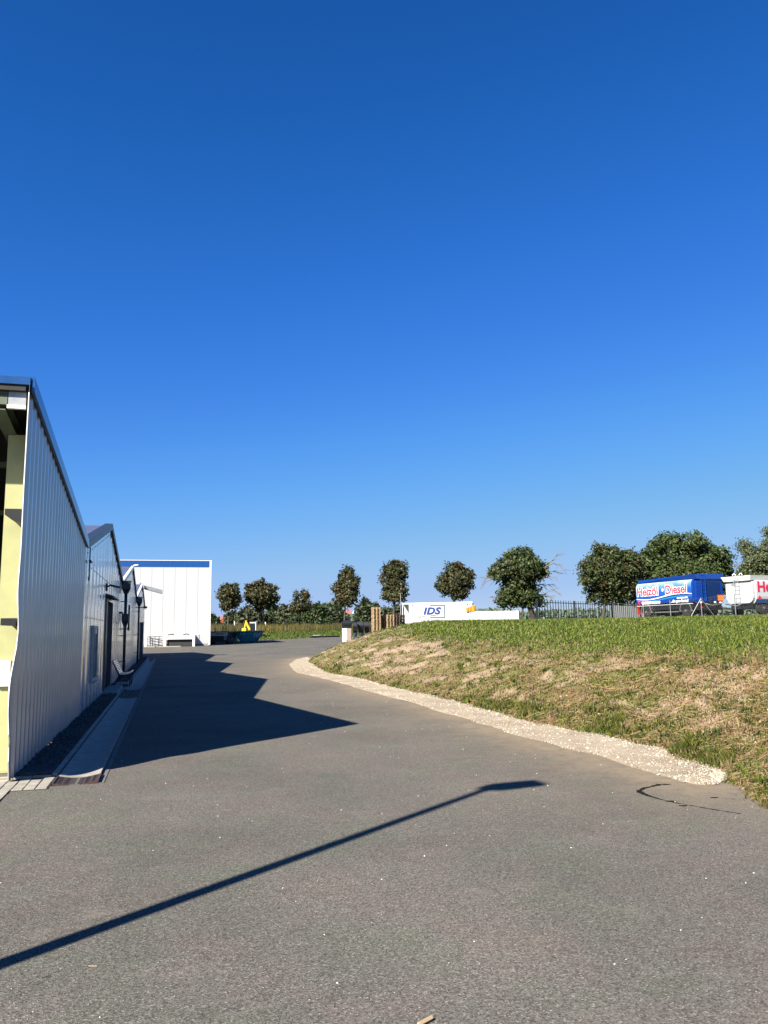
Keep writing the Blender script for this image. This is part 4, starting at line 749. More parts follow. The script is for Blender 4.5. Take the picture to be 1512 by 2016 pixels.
# corrugated screen behind the bars
v0_ = at(1200, 1200, 88); v1_ = at(1252, 1200, 88); t = thing('metal_screen', v0_, 'pale ribbed metal screen behind the bar fence left of the blue tanker', 'screen')
z1_ = at(1230, 1186, 88)[2]; u = v0_[0]
while u < v1_[0]+1: MB().bx(u, u+.24, 88, 88.05, 2.0, z1_).build('screen_sheet', M['screenm'], t); MB().bx(u+.24, u+.30, 88.03, 88.06, 2.0, z1_).build('screen_rib', M['screenm'], t); u += .305

# ------------------------------------------------------------------ blue tanker
Q = at(1372, 1215, 56); gq = 2.06; Q0 = Vector((Q[0], Q[1], 0)); sdv = Vector((-.295, .955, 0)).normalized(); rd = Vector((-sdv[1], sdv[0], 0))*-1; LT = 7.0; WT = 2.5
tk = thing('tanker_trailer', Q0+Vector((0, 0, gq)), 'blue tanker with red heating oil lettering parked behind the wire fence', 'tanker')
def T3_(u, r, z): return Q0+sdv*u+rd*r+Vector((0, 0, gq+z))
def tprof(inset=0, z0=1.02, z1=2.82, r0=.42, rb=.25):
    out = []; w0, w1 = 0+inset, WT-inset
    for (cx, cz, rr, a0) in ((w0+rb, z0+rb, rb, 180), (w1-rb, z0+rb, rb, 270), (w1-r0, z1-r0, r0, 0), (w0+r0, z1-r0, r0, 90)):
        for k in range(6): a = math.radians(a0+k*18); out.append((cx+rr*cos(a), cz+rr*sin(a)))
    return out
pf = tprof(); MB().extr([rd*r+Vector((0, 0, z)) for r, z in pf], Q0+Vector((0, 0, gq))+sdv*.18, Q0+Vector((0, 0, gq))+sdv*LT).build('tank', M['tblue'], tk, smooth=False)
pf2 = tprof(.12, 1.12, 2.72, .35, .2); MB().extr([rd*r+Vector((0, 0, z)) for r, z in pf2], Q0+Vector((0, 0, gq))+sdv*.0, Q0+Vector((0, 0, gq))+sdv*.178).build('tank_end', M['tblue'], tk)
MB().hexa([T3_(-.12, .12, 2.72), T3_(-.12, WT-.12, 2.72), T3_(LT-.1, WT-.12, 2.80), T3_(LT-.1, .12, 2.80), T3_(-.12, .02, 3.08), T3_(-.12, WT-.02, 3.08), T3_(LT-.1, WT-.3, 3.02), T3_(LT-.1, .2, 3.02)]).build('roof_coaming', M['tblue'], tk)
# rear cabinet doors, rails, ladder
for r0, r1 in ((.95, 1.55), (1.6, 2.15)): MB().box(T3_(-.03, r0, 1.2), rd*(r1-r0), sdv*.028, (0, 0, 1.35)).build('rear_shutter', M['tdark'], tk)
for r in (.45, .80): MB().tube([T3_(-.16, r, 1.15), T3_(-.16, r, 3.12)], .018, 6).build('ladder_rail', M['tblue'], tk)
for z in np.arange(1.3, 3.0, .28): MB().tube([T3_(-.16, .45, z), T3_(-.16, .80, z)], .014, 6).build('ladder_rung', M['tblue'], tk)
hz = MB().box(T3_(-.10, 1.86, 1.16), rd*.50, sdv*.02, (0, 0, .42)).build('hazard_sign', M['orange'], tk, label='orange hazard plate at the right of the tanker end'); 
for (r0, z0, r1, z1) in ((1.86, 1.16, 2.36, 1.185), (1.86, 1.555, 2.36, 1.58), (1.86, 1.36, 2.36, 1.375)): MB().box(T3_(-.108, r0, z0), rd*(r1-r0), sdv*.006, (0, 0, z1-z0)).build('plate_line', M['redp'], hz)
for r in (.35, 1.55, 2.0): MB().box(T3_(-.06, r, 1.0), rd*.14, sdv*.05, (0, 0, .12)).build('sticker', M['whitep'], tk)
# side banner, following the tank side and shoulder
def banner_mat():
    m, t, n, l, p = nodes('sky_print'); g = n.new('ShaderNodeNewGeometry'); sx = n.new('ShaderNodeSeparateXYZ'); l.new(g.outputs['Position'], sx.inputs[0])
    z = n.new('ShaderNodeTexNoise'); z.inputs['Scale'].default_value = 1.6; z.inputs['Detail'].default_value = 5; l.new(g.outputs['Position'], z.inputs[0])
    a = n.new('ShaderNodeMath'); a.operation = 'MULTIPLY_ADD'; a.inputs[1].default_value = .9; l.new(z.outputs[0], a.inputs[0]); l.new(sx.outputs[2], a.inputs[2])
    mr = n.new('ShaderNodeMapRange'); mr.inputs[1].default_value = gq+1.2+.45; mr.inputs[2].default_value = gq+2.8+.45; l.new(a.outputs[0], mr.inputs[0])
    r = n.new('ShaderNodeValToRGB'); e = r.color_ramp.elements; e.new(.5); e.new(.75); vals = [(0, (.006, .035, .24)), (.5, (.012, .09, .36)), (.8, (.13, .27, .48)), (1.0, (.42, .50, .58))]
    for i, (q_, c_) in enumerate(vals): e[i].position = q_; e[i].color = (*c_, 1)
    l.new(mr.outputs[0], r.inputs[0]); l.new(r.outputs[0], p.inputs['Base Color']); p.inputs['Roughness'].default_value = .25; return m
side = [(q[0], q[1]) for q in pf if q[0] <= .43]; side = sorted([q for q in side if q[1] < 1.3], key=lambda q: q[1])[:0]+[(0, 1.3), (0, 2.4)]+[(.42+.42*cos(math.radians(a)), 2.4+.42*sin(math.radians(a))) for a in (162, 144, 126, 108)]
off = [(r-.008, z+.003) for r, z in side]; mb = MB(); V = []
for u in (.35, LT-.02):
    for r, z in off: V.append(T3_(u, r, z))
k = len(off); mb.add(V, [(i, i+1, k+i+1, k+i) for i in range(k-1)]); bn = mb.build('side_banner', banner_mat(), tk)
# wave stripes
def wave(z0, amp, th, mt, ph, lift, name='wave_stripe', za=None):
    mb = MB(); V = []; NW = 40
    for i in range(NW+1):
        t_ = i/NW; u = .36+(LT-.4)*t_; z = z0+amp*sin(2*pi*(1-t_)*.85+ph); thk = th*(.75+.25*sin(pi*t_))
        V += [T3_(u, -lift, z-thk/2), T3_(u, -lift, z+thk/2)]
    mb.add(V, [(2*i, 2*i+1, 2*i+3, 2*i+2) for i in range(NW)]); return mb.build(name, mt, bn)
M['cyan'] = mat('cyan_print', (.02, .26, .52), .3, var=.1, vs=2); M['pinkw'] = mat('pink_white_print', (.80, .62, .68), .35, var=.05)
wave(1.62, .16, .085, M['pinkw'], pi*1.15, .012); wave(1.46, .12, .09, M['cyan'], pi*1.1, .013); wave(1.53, .14, .04, M['tdark'], pi*1.12, .014)
xd = -sdv
def ttx(body, size, mt, u, z, off_, lift, xs=1, sh=0): return text(body, size, mt, 'lettering', tk, T3_(u, 0, z), xd, offset=off_, lift=lift, xscale=xs, shear=sh)
ttx('Heizöl', .92, M['whitep'], LT-.12, 1.80, .075, .016, 1.13); ttx('Heizöl', .92, M['redp'], LT-.12, 1.80, .016, .026, 1.13)
ttx('Diesel', .92, M['whitep'], 3.32, 1.80, .075, .016, 1.06); ttx('Diesel', .92, M['redp'], 3.32, 1.80, .016, .026, 1.06)
v = T3_(3.62, -.02, 2.12); MB().tube([v, v-rd*.012], .12, 16).build('logo_dot', M['whitep'], tk); MB().tube([v-rd*.014, v-rd*.02], .065, 14).build('logo_dot', M['tblue'], tk)
ttx('07337/4083340', .27, M['whitep'], LT-1.05, 1.12, .012, .016, 1.15); ttx('...die gute Sonne!', .29, M['whitep'], 2.75, 1.14, .008, .016, 1.0); ttx('www.heizoel.de', .17, M['whitep'], 2.0, 1.40, .008, .03, 1.1)
for u, mt in ((LT-.35, M['redp']), (LT-.85, M['whitep'])):
    c_ = T3_(u, -.012, 1.24); MB().add([c_+sdv*.2, c_+Vector((0, 0, .2)), c_-sdv*.2, c_-Vector((0, 0, .2))], [(0, 3, 2, 1)]).build('hazard_diamond', mt, tk)
MB().box(T3_(.3, -.03, .98), sdv*(LT-.3), rd*.05, (0, 0, .025)).build('side_rail', M['whitep'], tk)
MB().box(T3_(.1, .25, .55), sdv*(LT-.1), rd*(WT-.5), (0, 0, .45)).box(T3_(.6, .9, .25), sdv*(LT-1.2), rd*.7, (0, 0, .3)).build('chassis', M['blackm'], tk); MB().box(T3_(.35, .02, .62), sdv*(LT-.9), rd*.22, (0, 0, .34)).build('side_locker', M['blackm'], tk)
MB().box(T3_(2.0, .03, .42), sdv*2.8, rd*.04, (0, 0, .08)).build('underrun_bar', M['fender'], tk)
for u in (1.18, 5.88):
    for r in (.22, WT-.22): wheel(T3_(u, r, .50), rd, .50, .34, tk)
    mb = MB(); V = []
    for i in range(11):
        a = math.radians(-5+i*19); V += [T3_(u+.60*cos(a), .0, .50+.60*sin(a)), T3_(u+.60*cos(a), .46, .50+.60*sin(a)), T3_(u+.66*cos(a), .46, .50+.66*sin(a)), T3_(u+.66*cos(a), .0, .50+.66*sin(a))]
    mb.add(V, [(4*i+j, 4*i+(j+1) % 4, 4*i+4+(j+1) % 4, 4*i+4+j) for i in range(10) for j in range(4)]); mb.build('fender', M['fender'], tk)
MB().box(T3_(LT+.02, .05, .35), sdv*.05, rd*.3, (0, 0, .75)).build('tail_lamp', M['redt'], tk)
MB().tube([T3_(-.3, .6, .95), T3_(-.2, 1.2, .82), T3_(-.25, 2.0, .92)], .05, 8).build('hose', M['fender'], tk, smooth=True); MB().box(T3_(-.1, .15, .5), rd*2.1, sdv*.08, (0, 0, .14)).build('bumper', M['blackm'], tk)
for r in (.3, 2.0): MB().box(T3_(-.13, r, .66), rd*.18, sdv*.03, (0, 0, .1)).build('rear_light', M['redt'], tk)
# ------------------------------------------------------------------ white tanker
K = at(1490, 1215, 52); K0 = Vector((K[0], K[1], 0)); gk = 2.12; eu = Vector((-.40, .916, 0)).normalized(); su = Vector((.916, .40, 0)).normalized(); LK = 6.0; WK = 2.4
wt = thing('white_tanker', K0+Vector((0, 0, gk)), 'white tanker with grey ladder and a red letter H at the right edge', 'tanker')
def K3(u, r, z): return K0+su*u+eu*r+Vector((0, 0, gk+z))
def kprof(z0, z1, rt_, rb_, ins=0):
    out = []; w0, w1 = ins, WK-ins
    for (cx, cz, rr, a0) in ((w0+rb_, z0+rb_, rb_, 180), (w1-rb_, z0+rb_, rb_, 270), (w1-rt_, z1-rt_, rt_, 0), (w0+rt_, z1-rt_, rt_, 90)):
        for k in range(6): a = math.radians(a0+k*18); out.append((cx+rr*cos(a), cz+rr*sin(a)))
    return out
MB().extr([eu*r+Vector((0, 0, z)) for r, z in kprof(.72, 2.42, .35, .5)], K0+Vector((0, 0, gk))+su*.16, K0+Vector((0, 0, gk))+su*LK).build('tank', M['whitepanel'], wt)
MB().extr([eu*r+Vector((0, 0, z)) for r, z in kprof(.80, 2.34, .3, .45, .08)], K0+Vector((0, 0, gk))-su*.06, K0+Vector((0, 0, gk))+su*.158).build('tank_end', M['whitepanel'], wt)
MB().hexa([K3(-.22, .1, 2.30), K3(LK, .1, 2.36), K3(LK, WK-.1, 2.36), K3(-.22, WK-.1, 2.30), K3(-.32, -.04, 2.62), K3(LK, -.04, 2.62), K3(LK, WK+.04, 2.62), K3(-.32, WK+.04, 2.62)]).build('roof_coaming', M['whitep'], wt)
for r in (.98, 1.32): MB().tube([K3(-.36, r, .78), K3(-.36, r, 2.68)], .016, 6).build('ladder_rail', M['greym'], wt)
for z in np.arange(.85, 2.5, .27): MB().tube([K3(-.36, .98, z), K3(-.36, 1.32, z)], .014, 6).build('ladder_rung', M['greym'], wt)
for r in (.9, 1.45): 
    c_ = K3(-.15, r, 2.66); MB().tube([c_+eu*(.12*cos(a))+Vector((0, 0, .12*sin(a)+.02)) for a in np.linspace(0, pi, 8)], .025, 6).build('grab_hoop', M['whitep'], wt)
MB().box(K3(-.07, 1.45, 2.0), eu*.35, su*-.01, (0, 0, .18)).build('recess_panel', M['greym'], wt)
text('Heizöl', .95, M['redp'], 'lettering', wt, K3(.25, -.002, 1.55), su, offset=.03, lift=.012, xscale=1.1)
c_ = K3(.42, -.012, 1.06); MB().add([c_-su*.2, c_-Vector((0, 0, .24)), c_+su*.2, c_+Vector((0, 0, .24))], [(0, 1, 2, 3)]).build('hazard_diamond', M['redp'], wt); MB().box(K3(.05, -.02, .78), su*2.5, eu*.018, (0, 0, .24)).build('side_stripe', M['tdark'], wt)
MB().box(K3(.1, .3, .42), su*(LK-.3), eu*(WK-.6), (0, 0, .28)).build('chassis', M['blackm'], wt); MB().box(K3(-.5, .2, .40), su*.5, eu*2.0, (0, 0, .1)).build('bumper', M['blackm'], wt)
for u in (.75, 4.6):
    for r in (.2, WK-.2): wheel(K3(u, r, .46), eu, .46, .32, wt)
MB().tube([K3(-.3, .9, .76), K3(-.35, 1.2, .62), K3(-.3, 2.2, .78)], .04, 8).build('hose', M['fender'], wt, smooth=True)

# ------------------------------------------------------------------ trees
def crown_mesh(lobes, cnt, ls, cols, parent, depth=.8, clump=.55, down=.25):
    """leaf quads gathered in clumps through the lobes; lobes (x,y,z,rx,ry,rz)"""
    lob = np.array(lobes, float); vol = (lob[:, 3]*lob[:, 5])**1.0; pr = vol/vol.sum(); cnt = int(cnt*2.3); ls = ls*1.25; ncl = max(12, cnt//16)
    li = rng.choice(len(lob), ncl, p=pr); dv = rng.normal(size=(ncl, 3)); dv /= np.linalg.norm(dv, axis=1)[:, None]; rr = rng.uniform(.35, 1.0, ncl)**.5
    rr = rr*(1+.16*rng.normal(size=ncl)*(rng.uniform(size=ncl) < .4)); cc_ = lob[li, :3]+dv*rr[:, None]*lob[li, 3:6]
    m_ = 16; n_ = ncl*m_; sz = clump*rng.uniform(.5, 1.2, ncl); P = np.repeat(cc_, m_, 0)+rng.normal(size=(n_, 3))*np.repeat(sz, m_)[:, None]*np.array([.5, .5, .38])
    od = np.repeat(dv, m_, 0)+rng.normal(size=(n_, 3))*.75+np.array([0, 0, .35]); od /= np.linalg.norm(od, axis=1)[:, None]
    rv = rng.normal(size=(n_, 3)); t1 = np.cross(od, rv); t1 /= np.linalg.norm(t1, axis=1)[:, None]; t2 = np.cross(od, t1); s1 = (ls*rng.uniform(.6, 1.3, n_))[:, None]
    V = np.stack([P-t1*s1*.9, P-t2*s1*.45+od*s1*.1, P+t1*s1*.9, P+t2*s1*.45-od*s1*.1], 1).reshape(-1, 3); Fc = np.arange(4*n_).reshape(-1, 4)
    cols = np.array(cols); ci = np.repeat(rng.choice(len(cols), ncl), m_); mixr = rng.uniform(size=n_) < .3; ci = np.where(mixr, rng.choice(len(cols), n_), ci); C = cols[ci]*rng.uniform(.6, 1.35, (n_, 1))
    return npmesh('crown', V, Fc, M['leaf'], np.repeat(C*.52, 4, 0), parent=parent)
CHEST = [(.060, .085, .018), (.085, .085, .02), (.13, .085, .022), (.05, .075, .02), (.10, .10, .025)]
GRN = [(.07, .12, .02), (.10, .15, .03), (.05, .085, .018), (.13, .16, .035)]
PALE = [(.15, .19, .07), (.11, .15, .05), (.20, .23, .10)]
def limbs(base, ctr, r, mt, parent, k=5, spread=1.2, zfr=.5):
    for i in range(k):
        a = 2*pi*i/k+random.uniform(-.4, .4); zz = base[2]+(ctr[2]-base[2])*random.uniform(.45, .8); p0 = Vector((base[0], base[1], zz)); p2 = Vector(ctr)+Vector((cos(a)*spread, sin(a)*spread*.8, random.uniform(-.1, .9)*spread)); p1 = p0.lerp(p2, .5)+Vector((0, 0, .12*spread))
        MB().tube([p0, p1, p2], [r*.5, r*.3, r*.08], 6).build('limb', mt, parent)
def tree(name, px, pyb, Y_, x0, x1, yt, yb, label, cols, cnt=2600, ls=.16, trunk=.12, lean=0, lobes=None, mt='bark', group=None, gz=None, clump=.5):
    """crown box given by the columns x0..x1 and rows yt..yb it fills at distance Y_"""
    bse = at(px, pyb, Y_); g = gz if gz is not None else bse[2]; base_ = Vector((bse[0], Y_, g)); t = thing(name, base_, label, 'tree', group)
    a = at(x0, (yt+yb)/2, Y_); b = at(x1, (yt+yb)/2, Y_); zt = at((x0+x1)/2, yt, Y_)[2]; zbm = at((x0+x1)/2, yb, Y_)[2]; cx = (a[0]+b[0])/2; hw = (b[0]-a[0])/2; hz_ = (zt-zbm)/2; cz = (zt+zbm)/2
    if lobes is None:
        lobes = [(0, 0, .74, .74)]; 
        for i in range(7): q = 2*pi*i/7+random.uniform(-.3, .3); lobes.append((cos(q)*.52, sin(q)*.55, .40, .40))
    lobes = list(lobes)+[(cos(q)*random.uniform(.72, .98), sin(q)*random.uniform(.72, 1.0), random.uniform(.10, .22), random.uniform(.10, .22)) for q in [random.uniform(-.5, pi+.5) for _ in range(9)]]
    LL = [(cx+u*hw, Y_+random.uniform(-.25, .25)*hw, cz+v_*hz_, ru*hw, max(ru*hw, rv_*hz_*.7), rv_*hz_) for (u, v_, ru, rv_) in lobes]
    crown_mesh(LL, cnt, ls, cols, t, clump=clump)
    top_ = Vector((cx, Y_, cz)); mid = base_.lerp(top_, .5); MB().tube([base_-Vector((0, 0, .2)), base_+Vector((0, 0, .15)), Vector((mid[0], Y_, mid[2])), Vector((cx, Y_, cz+hz_*.3))], [trunk*1.3, trunk, trunk*.8, trunk*.25], 10).build('trunk', M[mt], t, smooth=True)
    limbs(base_, top_, trunk, M[mt], t, 5, hw*.6); return t
grp = 'round chestnut trees in a row beyond the yard'
tree('chestnut_tree', 449, 1232, 112, 428, 473, 1147, 1207, 'small round tree nearest the white building, tall oval crown', CHEST, 2400, .17, .13, group=grp)
tree('chestnut_tree', 515, 1231, 116, 480, 549, 1143, 1207, 'broad domed brownish tree, second from the white building', CHEST, 3400, .18, .17, group=grp)
tree('chestnut_tree', 590, 1228, 122, 572, 613, 1163, 1212, 'small ragged tree with two points in its crown', CHEST, 1500, .17, .10, group=grp, lobes=[(-.35, .45, .3, .5), (.35, .45, .32, .45), (0, -.2, .85, .5), (-.4, -.3, .5, .4), (.5, -.35, .45, .4)])
tree('chestnut_tree', 678, 1228, 104, 656, 706, 1120, 1200, 'tall oval tree above the black bins', CHEST, 3000, .16, .13, group=grp, lobes=[(.15, .55, .55, .45), (-.1, -.05, .8, .6), (-.15, -.5, .7, .42), (.4, .1, .55, .5), (-.55, .1, .4, .3), (.45, -.4, .5, .4), (.1, .85, .25, .2)])
tree('chestnut_tree', 775, 1228, 100, 751, 803, 1103, 1190, 'tall lumpy tree above the pallet stacks', CHEST, 3200, .16, .15, group=grp, lobes=[(.2, .72, .5, .28), (-.3, .5, .5, .35), (.35, .45, .55, .35), (0, 0, .8, .45), (-.4, -.45, .55, .4), (.45, -.4, .5, .38), (0, -.65, .7, .3)])
tree('chestnut_tree', 892, 1226, 108, 859, 936, 1108, 1184, 'round tree rising behind the white container', CHEST, 4200, .17, .15, group=grp)
tree('chestnut_tree', 1186, 1221, 74, 1143, 1262, 1073, 1196, 'big rounded brownish tree behind the bar fence', CHEST[:4]+GRN[:2], 8500, .13, .15, group=grp, gz=2.05, lobes=[(-.15, .2, .7, .72), (-.5, -.1, .45, .5), (-.6, .35, .3, .35), (.1, .62, .42, .35), (.45, 0, .52, .7), (-.3, -.6, .45, .32), (.3, -.5, .6, .4), (-.75, -.05, .22, .2), (.6, .45, .35, .35)])
# broken tree with bare branches beside the wall
t7 = tree('old_tree', 1052, 1223, 66, 968, 1080, 1080, 1200, 'old tree with a thick dark trunk and bare dead branches sticking out', CHEST[:2]+GRN[:3], 7500, .12, .26, mt='darkbark', gz=2.0, clump=.42,
     lobes=[(-.05, .82, .32, .2), (.2, .72, .3, .25), (-.35, .45, .45, .32), (.1, .4, .55, .4), (.5, .35, .42, .35), (-.55, .25, .33, .22), (-.1, -.1, .6, .4), (-.3, -.55, .5, .35), (.2, -.5, .42, .35), (-.6, -.72, .3, .22), (.55, -.75, .28, .2), (.3, .05, .4, .35)])
def dead(pxs, wid=.03, n_tw=6):
    P = [at(a, b, 66+c) for a, b, c in pxs]; mb = MB(); mb.tube(P, [wid*(1-.75*i/(len(P)-1)) for i in range(len(P))], 5)
    for k in range(n_tw):
        i = random.randrange(len(P)-1); q0_ = P[i].lerp(P[i+1], random.random()); dr_ = (P[-1]-P[0]).normalized(); e_ = q0_+(dr_+Vector((random.uniform(-.5, .5), random.uniform(-.6, .6), random.uniform(-.9, .7)))).normalized()*random.uniform(.3, .8); mb.tube([q0_, q0_.lerp(e_, .5)+Vector((0, 0, .04)), e_], [wid*.4, wid*.3, wid*.12], 4)
    mb.build('dead_branch', M['twig'], t7)
for pxs in ([(1068, 1125, 0), (1082, 1108, .2), (1097, 1092, .3), (1108, 1091, .3)], [(1070, 1118, -.3), (1090, 1108, -.3), (1102, 1113, -.4), (1112, 1124, -.5)], [(1066, 1135, .3), (1085, 1124, .3), (1108, 1130, .4)], [(1064, 1140, -.4), (1080, 1133, -.4), (1098, 1142, -.5)],
            [(1062, 1150, 0), (1074, 1152, .1), (1086, 1150, .2)], [(1056, 1172, 0), (1072, 1170, 0), (1084, 1160, -.2), (1103, 1169, -.3)], [(1072, 1170, 0), (1086, 1176, 0)], [(990, 1142, 0), (970, 1140, .2), (957, 1145, .2), (945, 1160, .3)], [(988, 1136, -.4), (968, 1134, -.3), (955, 1140, -.4)],
            [(992, 1178, .2), (978, 1176, .2), (966, 1178, .2)], [(1040, 1112, -.9), (1034, 1130, -1.0), (1020, 1128, -1.1)], [(1062, 1128, -.9), (1040, 1135, -1.1), (1014, 1130, -1.2)]): dead(pxs, .055, 8)
tree('old_tree', 1028, 1220, 74, 1015, 1045, 1150, 1196, 'slim grey trunk with dark crown behind the old broken tree', CHEST[:2], 800, .13, .11, gz=2.05)
tree('broadleaf_tree', 1350, 1215, 78, 1242, 1447, 1050, 1200, 'wide bushy green tree with spiky outline behind the blue tanker', GRN+CHEST[:1], 15000, .14, .2, gz=2.1, clump=.5,
     lobes=[(0, .2, .55, .5), (-.2, .72, .16, .26), (.1, .75, .30, .22), (.32, .6, .22, .25), (-.42, .45, .22, .3), (-.7, .2, .25, .35), (.7, .1, .25, .35), (.83, .35, .08, .22), (.45, .2, .4, .45), (-.5, -.2, .4, .5), (.1, -.3, .6, .5), (.75, -.35, .25, .35), (-.8, -.5, .25, .4), (.6, .45, .2, .2), (-.3, .86, .06, .12), (.27, .92, .05, .1), (.92, -.15, .1, .15)])
tree('broadleaf_tree', 1500, 1212, 70, 1452, 1570, 1042, 1180, 'pale feathery tree at the right edge above the white tanker', PALE, 9000, .10, .16, gz=2.1, clump=.5,
     lobes=[(.4, .6, .5, .4), (-.1, .2, .5, .4), (-.55, .15, .3, .3), (-.3, -.35, .55, .4), (.4, -.2, .6, .6), (-.75, .45, .12, .15), (-.75, -.1, .2, .2)])
grp = 'bushes and small trees on the far side of the field'
HB = [(417, 22, 1209, 1, 'dark low bush beside the white building'), (464, 40, 1206, 0, 'dark green bush between the two nearest round trees'), (486, 46, 1196, 2, 'olive bush left of the broad domed tree'), (505, 46, 1203, 0, 'dark bush under the broad domed tree'), (546, 46, 1190, 1, 'light green bush right of the broad domed tree'), (566, 40, 1189, 2, 'tall grey green bush left of the ragged tree'),
      (602, 44, 1198, 0, 'dark bush behind the ragged tree'), (622, 44, 1191, 1, 'rounded bush right of the ragged tree'), (646, 46, 1188, 1, 'wide green bush left of the tall oval tree'), (662, 24, 1194, 0, 'bush behind the tall oval tree trunk'), (721, 26, 1183, 0, 'dark round tree right of the small white gabled house'), (733, 28, 1186, 3, 'dark rounded tree beside the other near the pallets'), (752, 34, 1196, 2, 'dull bush behind the tall pallet stack'), (782, 40, 1192, 0, 'dark bush behind the thin lamp post')]
HC = {0: [(.045, .07, .02), (.06, .085, .022)], 1: [(.085, .13, .03), (.06, .10, .025)], 2: [(.10, .11, .045), (.08, .10, .035)], 3: [(.045, .06, .022), (.06, .075, .02)]}
for px, w_, yt, c_, lb_ in HB: tree('bush', px, 1236, 150+random.uniform(-8, 12), px-w_*.62, px+w_*.62, yt, 1246, lb_, HC[c_], 1500, .30, .15, group=grp, gz=1.5, clump=.8)
tree('conifer_tree', 704, 1236, 150, 700, 708, 1190, 1236, 'narrow dark conifer beside the white gabled house', HC[0], 500, .25, .12, gz=1.5, lobes=[(0, .6, .35, .35), (0, 0, .7, .6), (0, -.5, .9, .5)])
# far wood seen between the bars
n = 9000; fx_ = rng.uniform(-60, 150, n); fy_ = 300+rng.uniform(0, 25, n); ftop = 4.5+3.5*fbm(fx_*.05, fx_*0., 4, 6); fzz = 1.5+rng.uniform(0, 1, n)**.8*ftop; od = rng.normal(size=(n, 3))+np.array([0, -1, .5]); od /= np.linalg.norm(od, axis=1)[:, None]
t1 = np.cross(od, rng.normal(size=(n, 3))); t1 /= np.linalg.norm(t1, axis=1)[:, None]; t2 = np.cross(od, t1); P = np.column_stack([fx_, fy_, fzz]); V = np.stack([P-t1, P-t2*.6, P+t1, P+t2*.6], 1).reshape(-1, 3)
o = npmesh('distant_wood', V, np.arange(4*n).reshape(-1, 4), M['leaf'], np.repeat(np.array([[.085, .12, .075]])*rng.uniform(.6, 1.3, (n, 1)), 4, 0)); kind(o, 'stuff'); tag(o, 'long blue green wood on the horizon seen through the bar fence', 'wood')  # leaf colour shifted bluish to paint distance haze
# ------------------------------------------------------------------ far houses
def house(px0, px1, yr, ye, Y_, gable, label):
    a = at(px0, ye, Y_); b = at(px1, ye, Y_); zr = at(px0, yr, Y_)[2]; ze = a[2]-.5; x0, x1 = a[0], b[0]; d = 8; t = thing('farm_house', (x0, Y_, 1.5), label, 'house', 'houses on the horizon')
    gx = x1-gable; bd = MB(); bd.bx(x0, x1, Y_, Y_+d, 1.4, ze).build('wall', M['render_'], t)
    if gable:   # gable wall faces the yard at the right, ridge of the main roof runs left
        MB().add([Vector((gx, Y_-.05, ze)), Vector((x1, Y_-.05, ze)), Vector(((gx+x1)/2, Y_-.05, zr)), Vector((gx, Y_+d, ze)), Vector((x1, Y_+d, ze)), Vector(((gx+x1)/2, Y_+d, zr))], [(0, 1, 2), (5, 4, 3), (0, 2, 5, 3), (1, 4, 5, 2)]).build('gable', M['render_'], t)
        MB().bx((gx+x1)/2-.25, (gx+x1)/2+.25, Y_-.09, Y_-.052, ze-.3, ze+.6).build('window', M['glass'], t); MB().bx(gx+.2, x1-.2, Y_-.03, Y_-.002, 1.5, ze).build('gable_wall', M['render_'], t)
    MB().add([Vector((x0-.3, Y_-.4, ze)), Vector((gx, Y_-.4, ze)), Vector((gx, Y_+d/2, zr)), Vector((x0-.3, Y_+d/2, zr)), Vector((x0-.3, Y_+d+.4, ze)), Vector((gx, Y_+d+.4, ze))], [(0, 1, 2, 3), (3, 2, 5, 4), (0, 3, 4), (1, 5, 2)]).build('roof', M['tile'], t)
    MB().bx(x0+1.2, x0+1.9, Y_+d/2-.3, Y_+d/2+.3, zr-.3, zr+.9).build('chimney', M['tile'], t)
house(677, 702, 1202, 1217, 330, 2.6, 'farm house with red roof and white gable between the bushes'); house(429, 443, 1214, 1228, 330, 0, 'small house with red roof beside the white building')
# field fence posts, marker post
ff = thing('field_fence', (-20, 112, 1.4), 'thin dark wire fence posts standing in the weeds beyond the asphalt', 'fence')
prev = None
for px in range(420, 700, 24):
    v = at(px, 1240, np.interp(px, [420, 700], [104, 120])); z = float(G(v[0], v[1])); MB().tube([(v[0], v[1], z-.1), (v[0], v[1], z+1.5)], .03, 5).build('post', M['fence'], ff)
    if prev: MB().tube([(prev[0], prev[1], prev[2]+1.45), (v[0], v[1], z+1.45)], .008, 3).build('wire', M['fence'], ff)
    prev = (v[0], v[1], z)
v = at(461.5, 1227, 118); o = MB().bx(v[0]-.06, v[0]+.06, 118, 118.12, 1.4, v[2]+.3).build('marker_post', M['whitep'], org=v); tag(o, 'short white marker post in the weeds left of the digger', 'post')
v = at(522.5, 1227, 119); o = MB().bx(v[0]-.08, v[0]+.08, 119, 119.12, 1.4, v[2]+.2).build('marker_post', M['whitep'], org=v); tag(o, 'short white marker post in the weeds right of the digger', 'post')

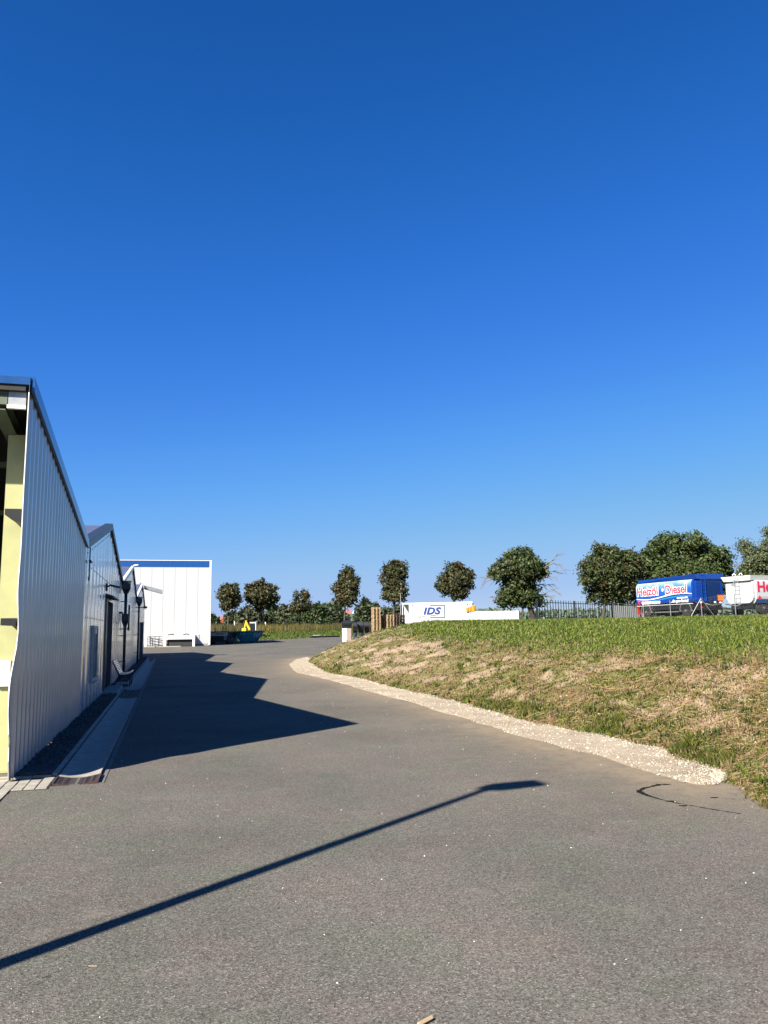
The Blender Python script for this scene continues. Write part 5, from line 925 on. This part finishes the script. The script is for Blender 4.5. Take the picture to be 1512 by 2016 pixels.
# ------------------------------------------------------------------ damp trail and litter on the asphalt
trail = [(1300, 1546, .035), (1282, 1549, .03), (1268, 1552, .05), (1257, 1558, .07), (1264, 1562, .08), (1276, 1567, .05), (1300, 1574, .022), (1335, 1582, .018), (1375, 1589, .02), (1415, 1596, .018), (1467, 1604, .014)]
mb = MB(); V = []; PP = [gnd(a, b) for a, b, c in trail]; fine = []
for i in range(len(PP)-1):
    for k in range(6): t_ = k/6; fine.append((PP[i].lerp(PP[i+1], t_), trail[i][2]*(1-t_)+trail[i+1][2]*t_))
for i, (p_, w_) in enumerate(fine):
    dr_ = (fine[min(i+1, len(fine)-1)][0]-fine[max(i-1, 0)][0]).normalized(); nn2 = Vector((-dr_[1], dr_[0], 0)); w_ *= random.uniform(.2, .95); V += [p_+nn2*w_*.6+Vector((0, 0, .004)), p_-nn2*w_*.6+Vector((0, 0, .004))]
mb.add(V, [(2*i, 2*i+1, 2*i+3, 2*i+2) for i in range(len(fine)-1)])
for px, py in ((1310, 1544), (1288, 1546), (1320, 1577), (1345, 1586), (1296, 1544), (1405, 1570)):
    c_ = gnd(px, py, .004); r_ = random.uniform(.015, .035); mb.add([c_]+[c_+Vector((cos(a)*r_*random.uniform(.6, 1.3)*1.6, sin(a)*r_*.7, 0)) for a in np.linspace(0, 2*pi, 9)[:-1]], [(0, i, i % 8+1) for i in range(1, 9)])
o = mb.build('damp_trail', M['oil']); kind(o, 'stuff'); tag(o, 'dark damp trail curving over the asphalt near the gravel', 'stain')
a, b = gnd(824, 2017, .012), gnd(850, 2003, .012); o = MB().tube([a, b], .009, 5).build('wood_splinter', M['stick'], org=a); tag(o, 'pale wooden splinter on the asphalt at the bottom edge', 'splinter')
a, b = gnd(174, 1902, .006), gnd(191, 1902, .006); o = MB().tube([a, b], .0016, 4).build('straw_stalk', M['stick'], org=a); tag(o, 'single yellow straw lying on the asphalt below the pole shadow', 'straw')
a, b = gnd(82, 1925, .006), gnd(100, 1920, .006); o = MB().tube([a, b], .002, 4).build('dark_twig', M['darkbark'], org=a); tag(o, 'thin dark twig on the asphalt below the straw', 'twig')
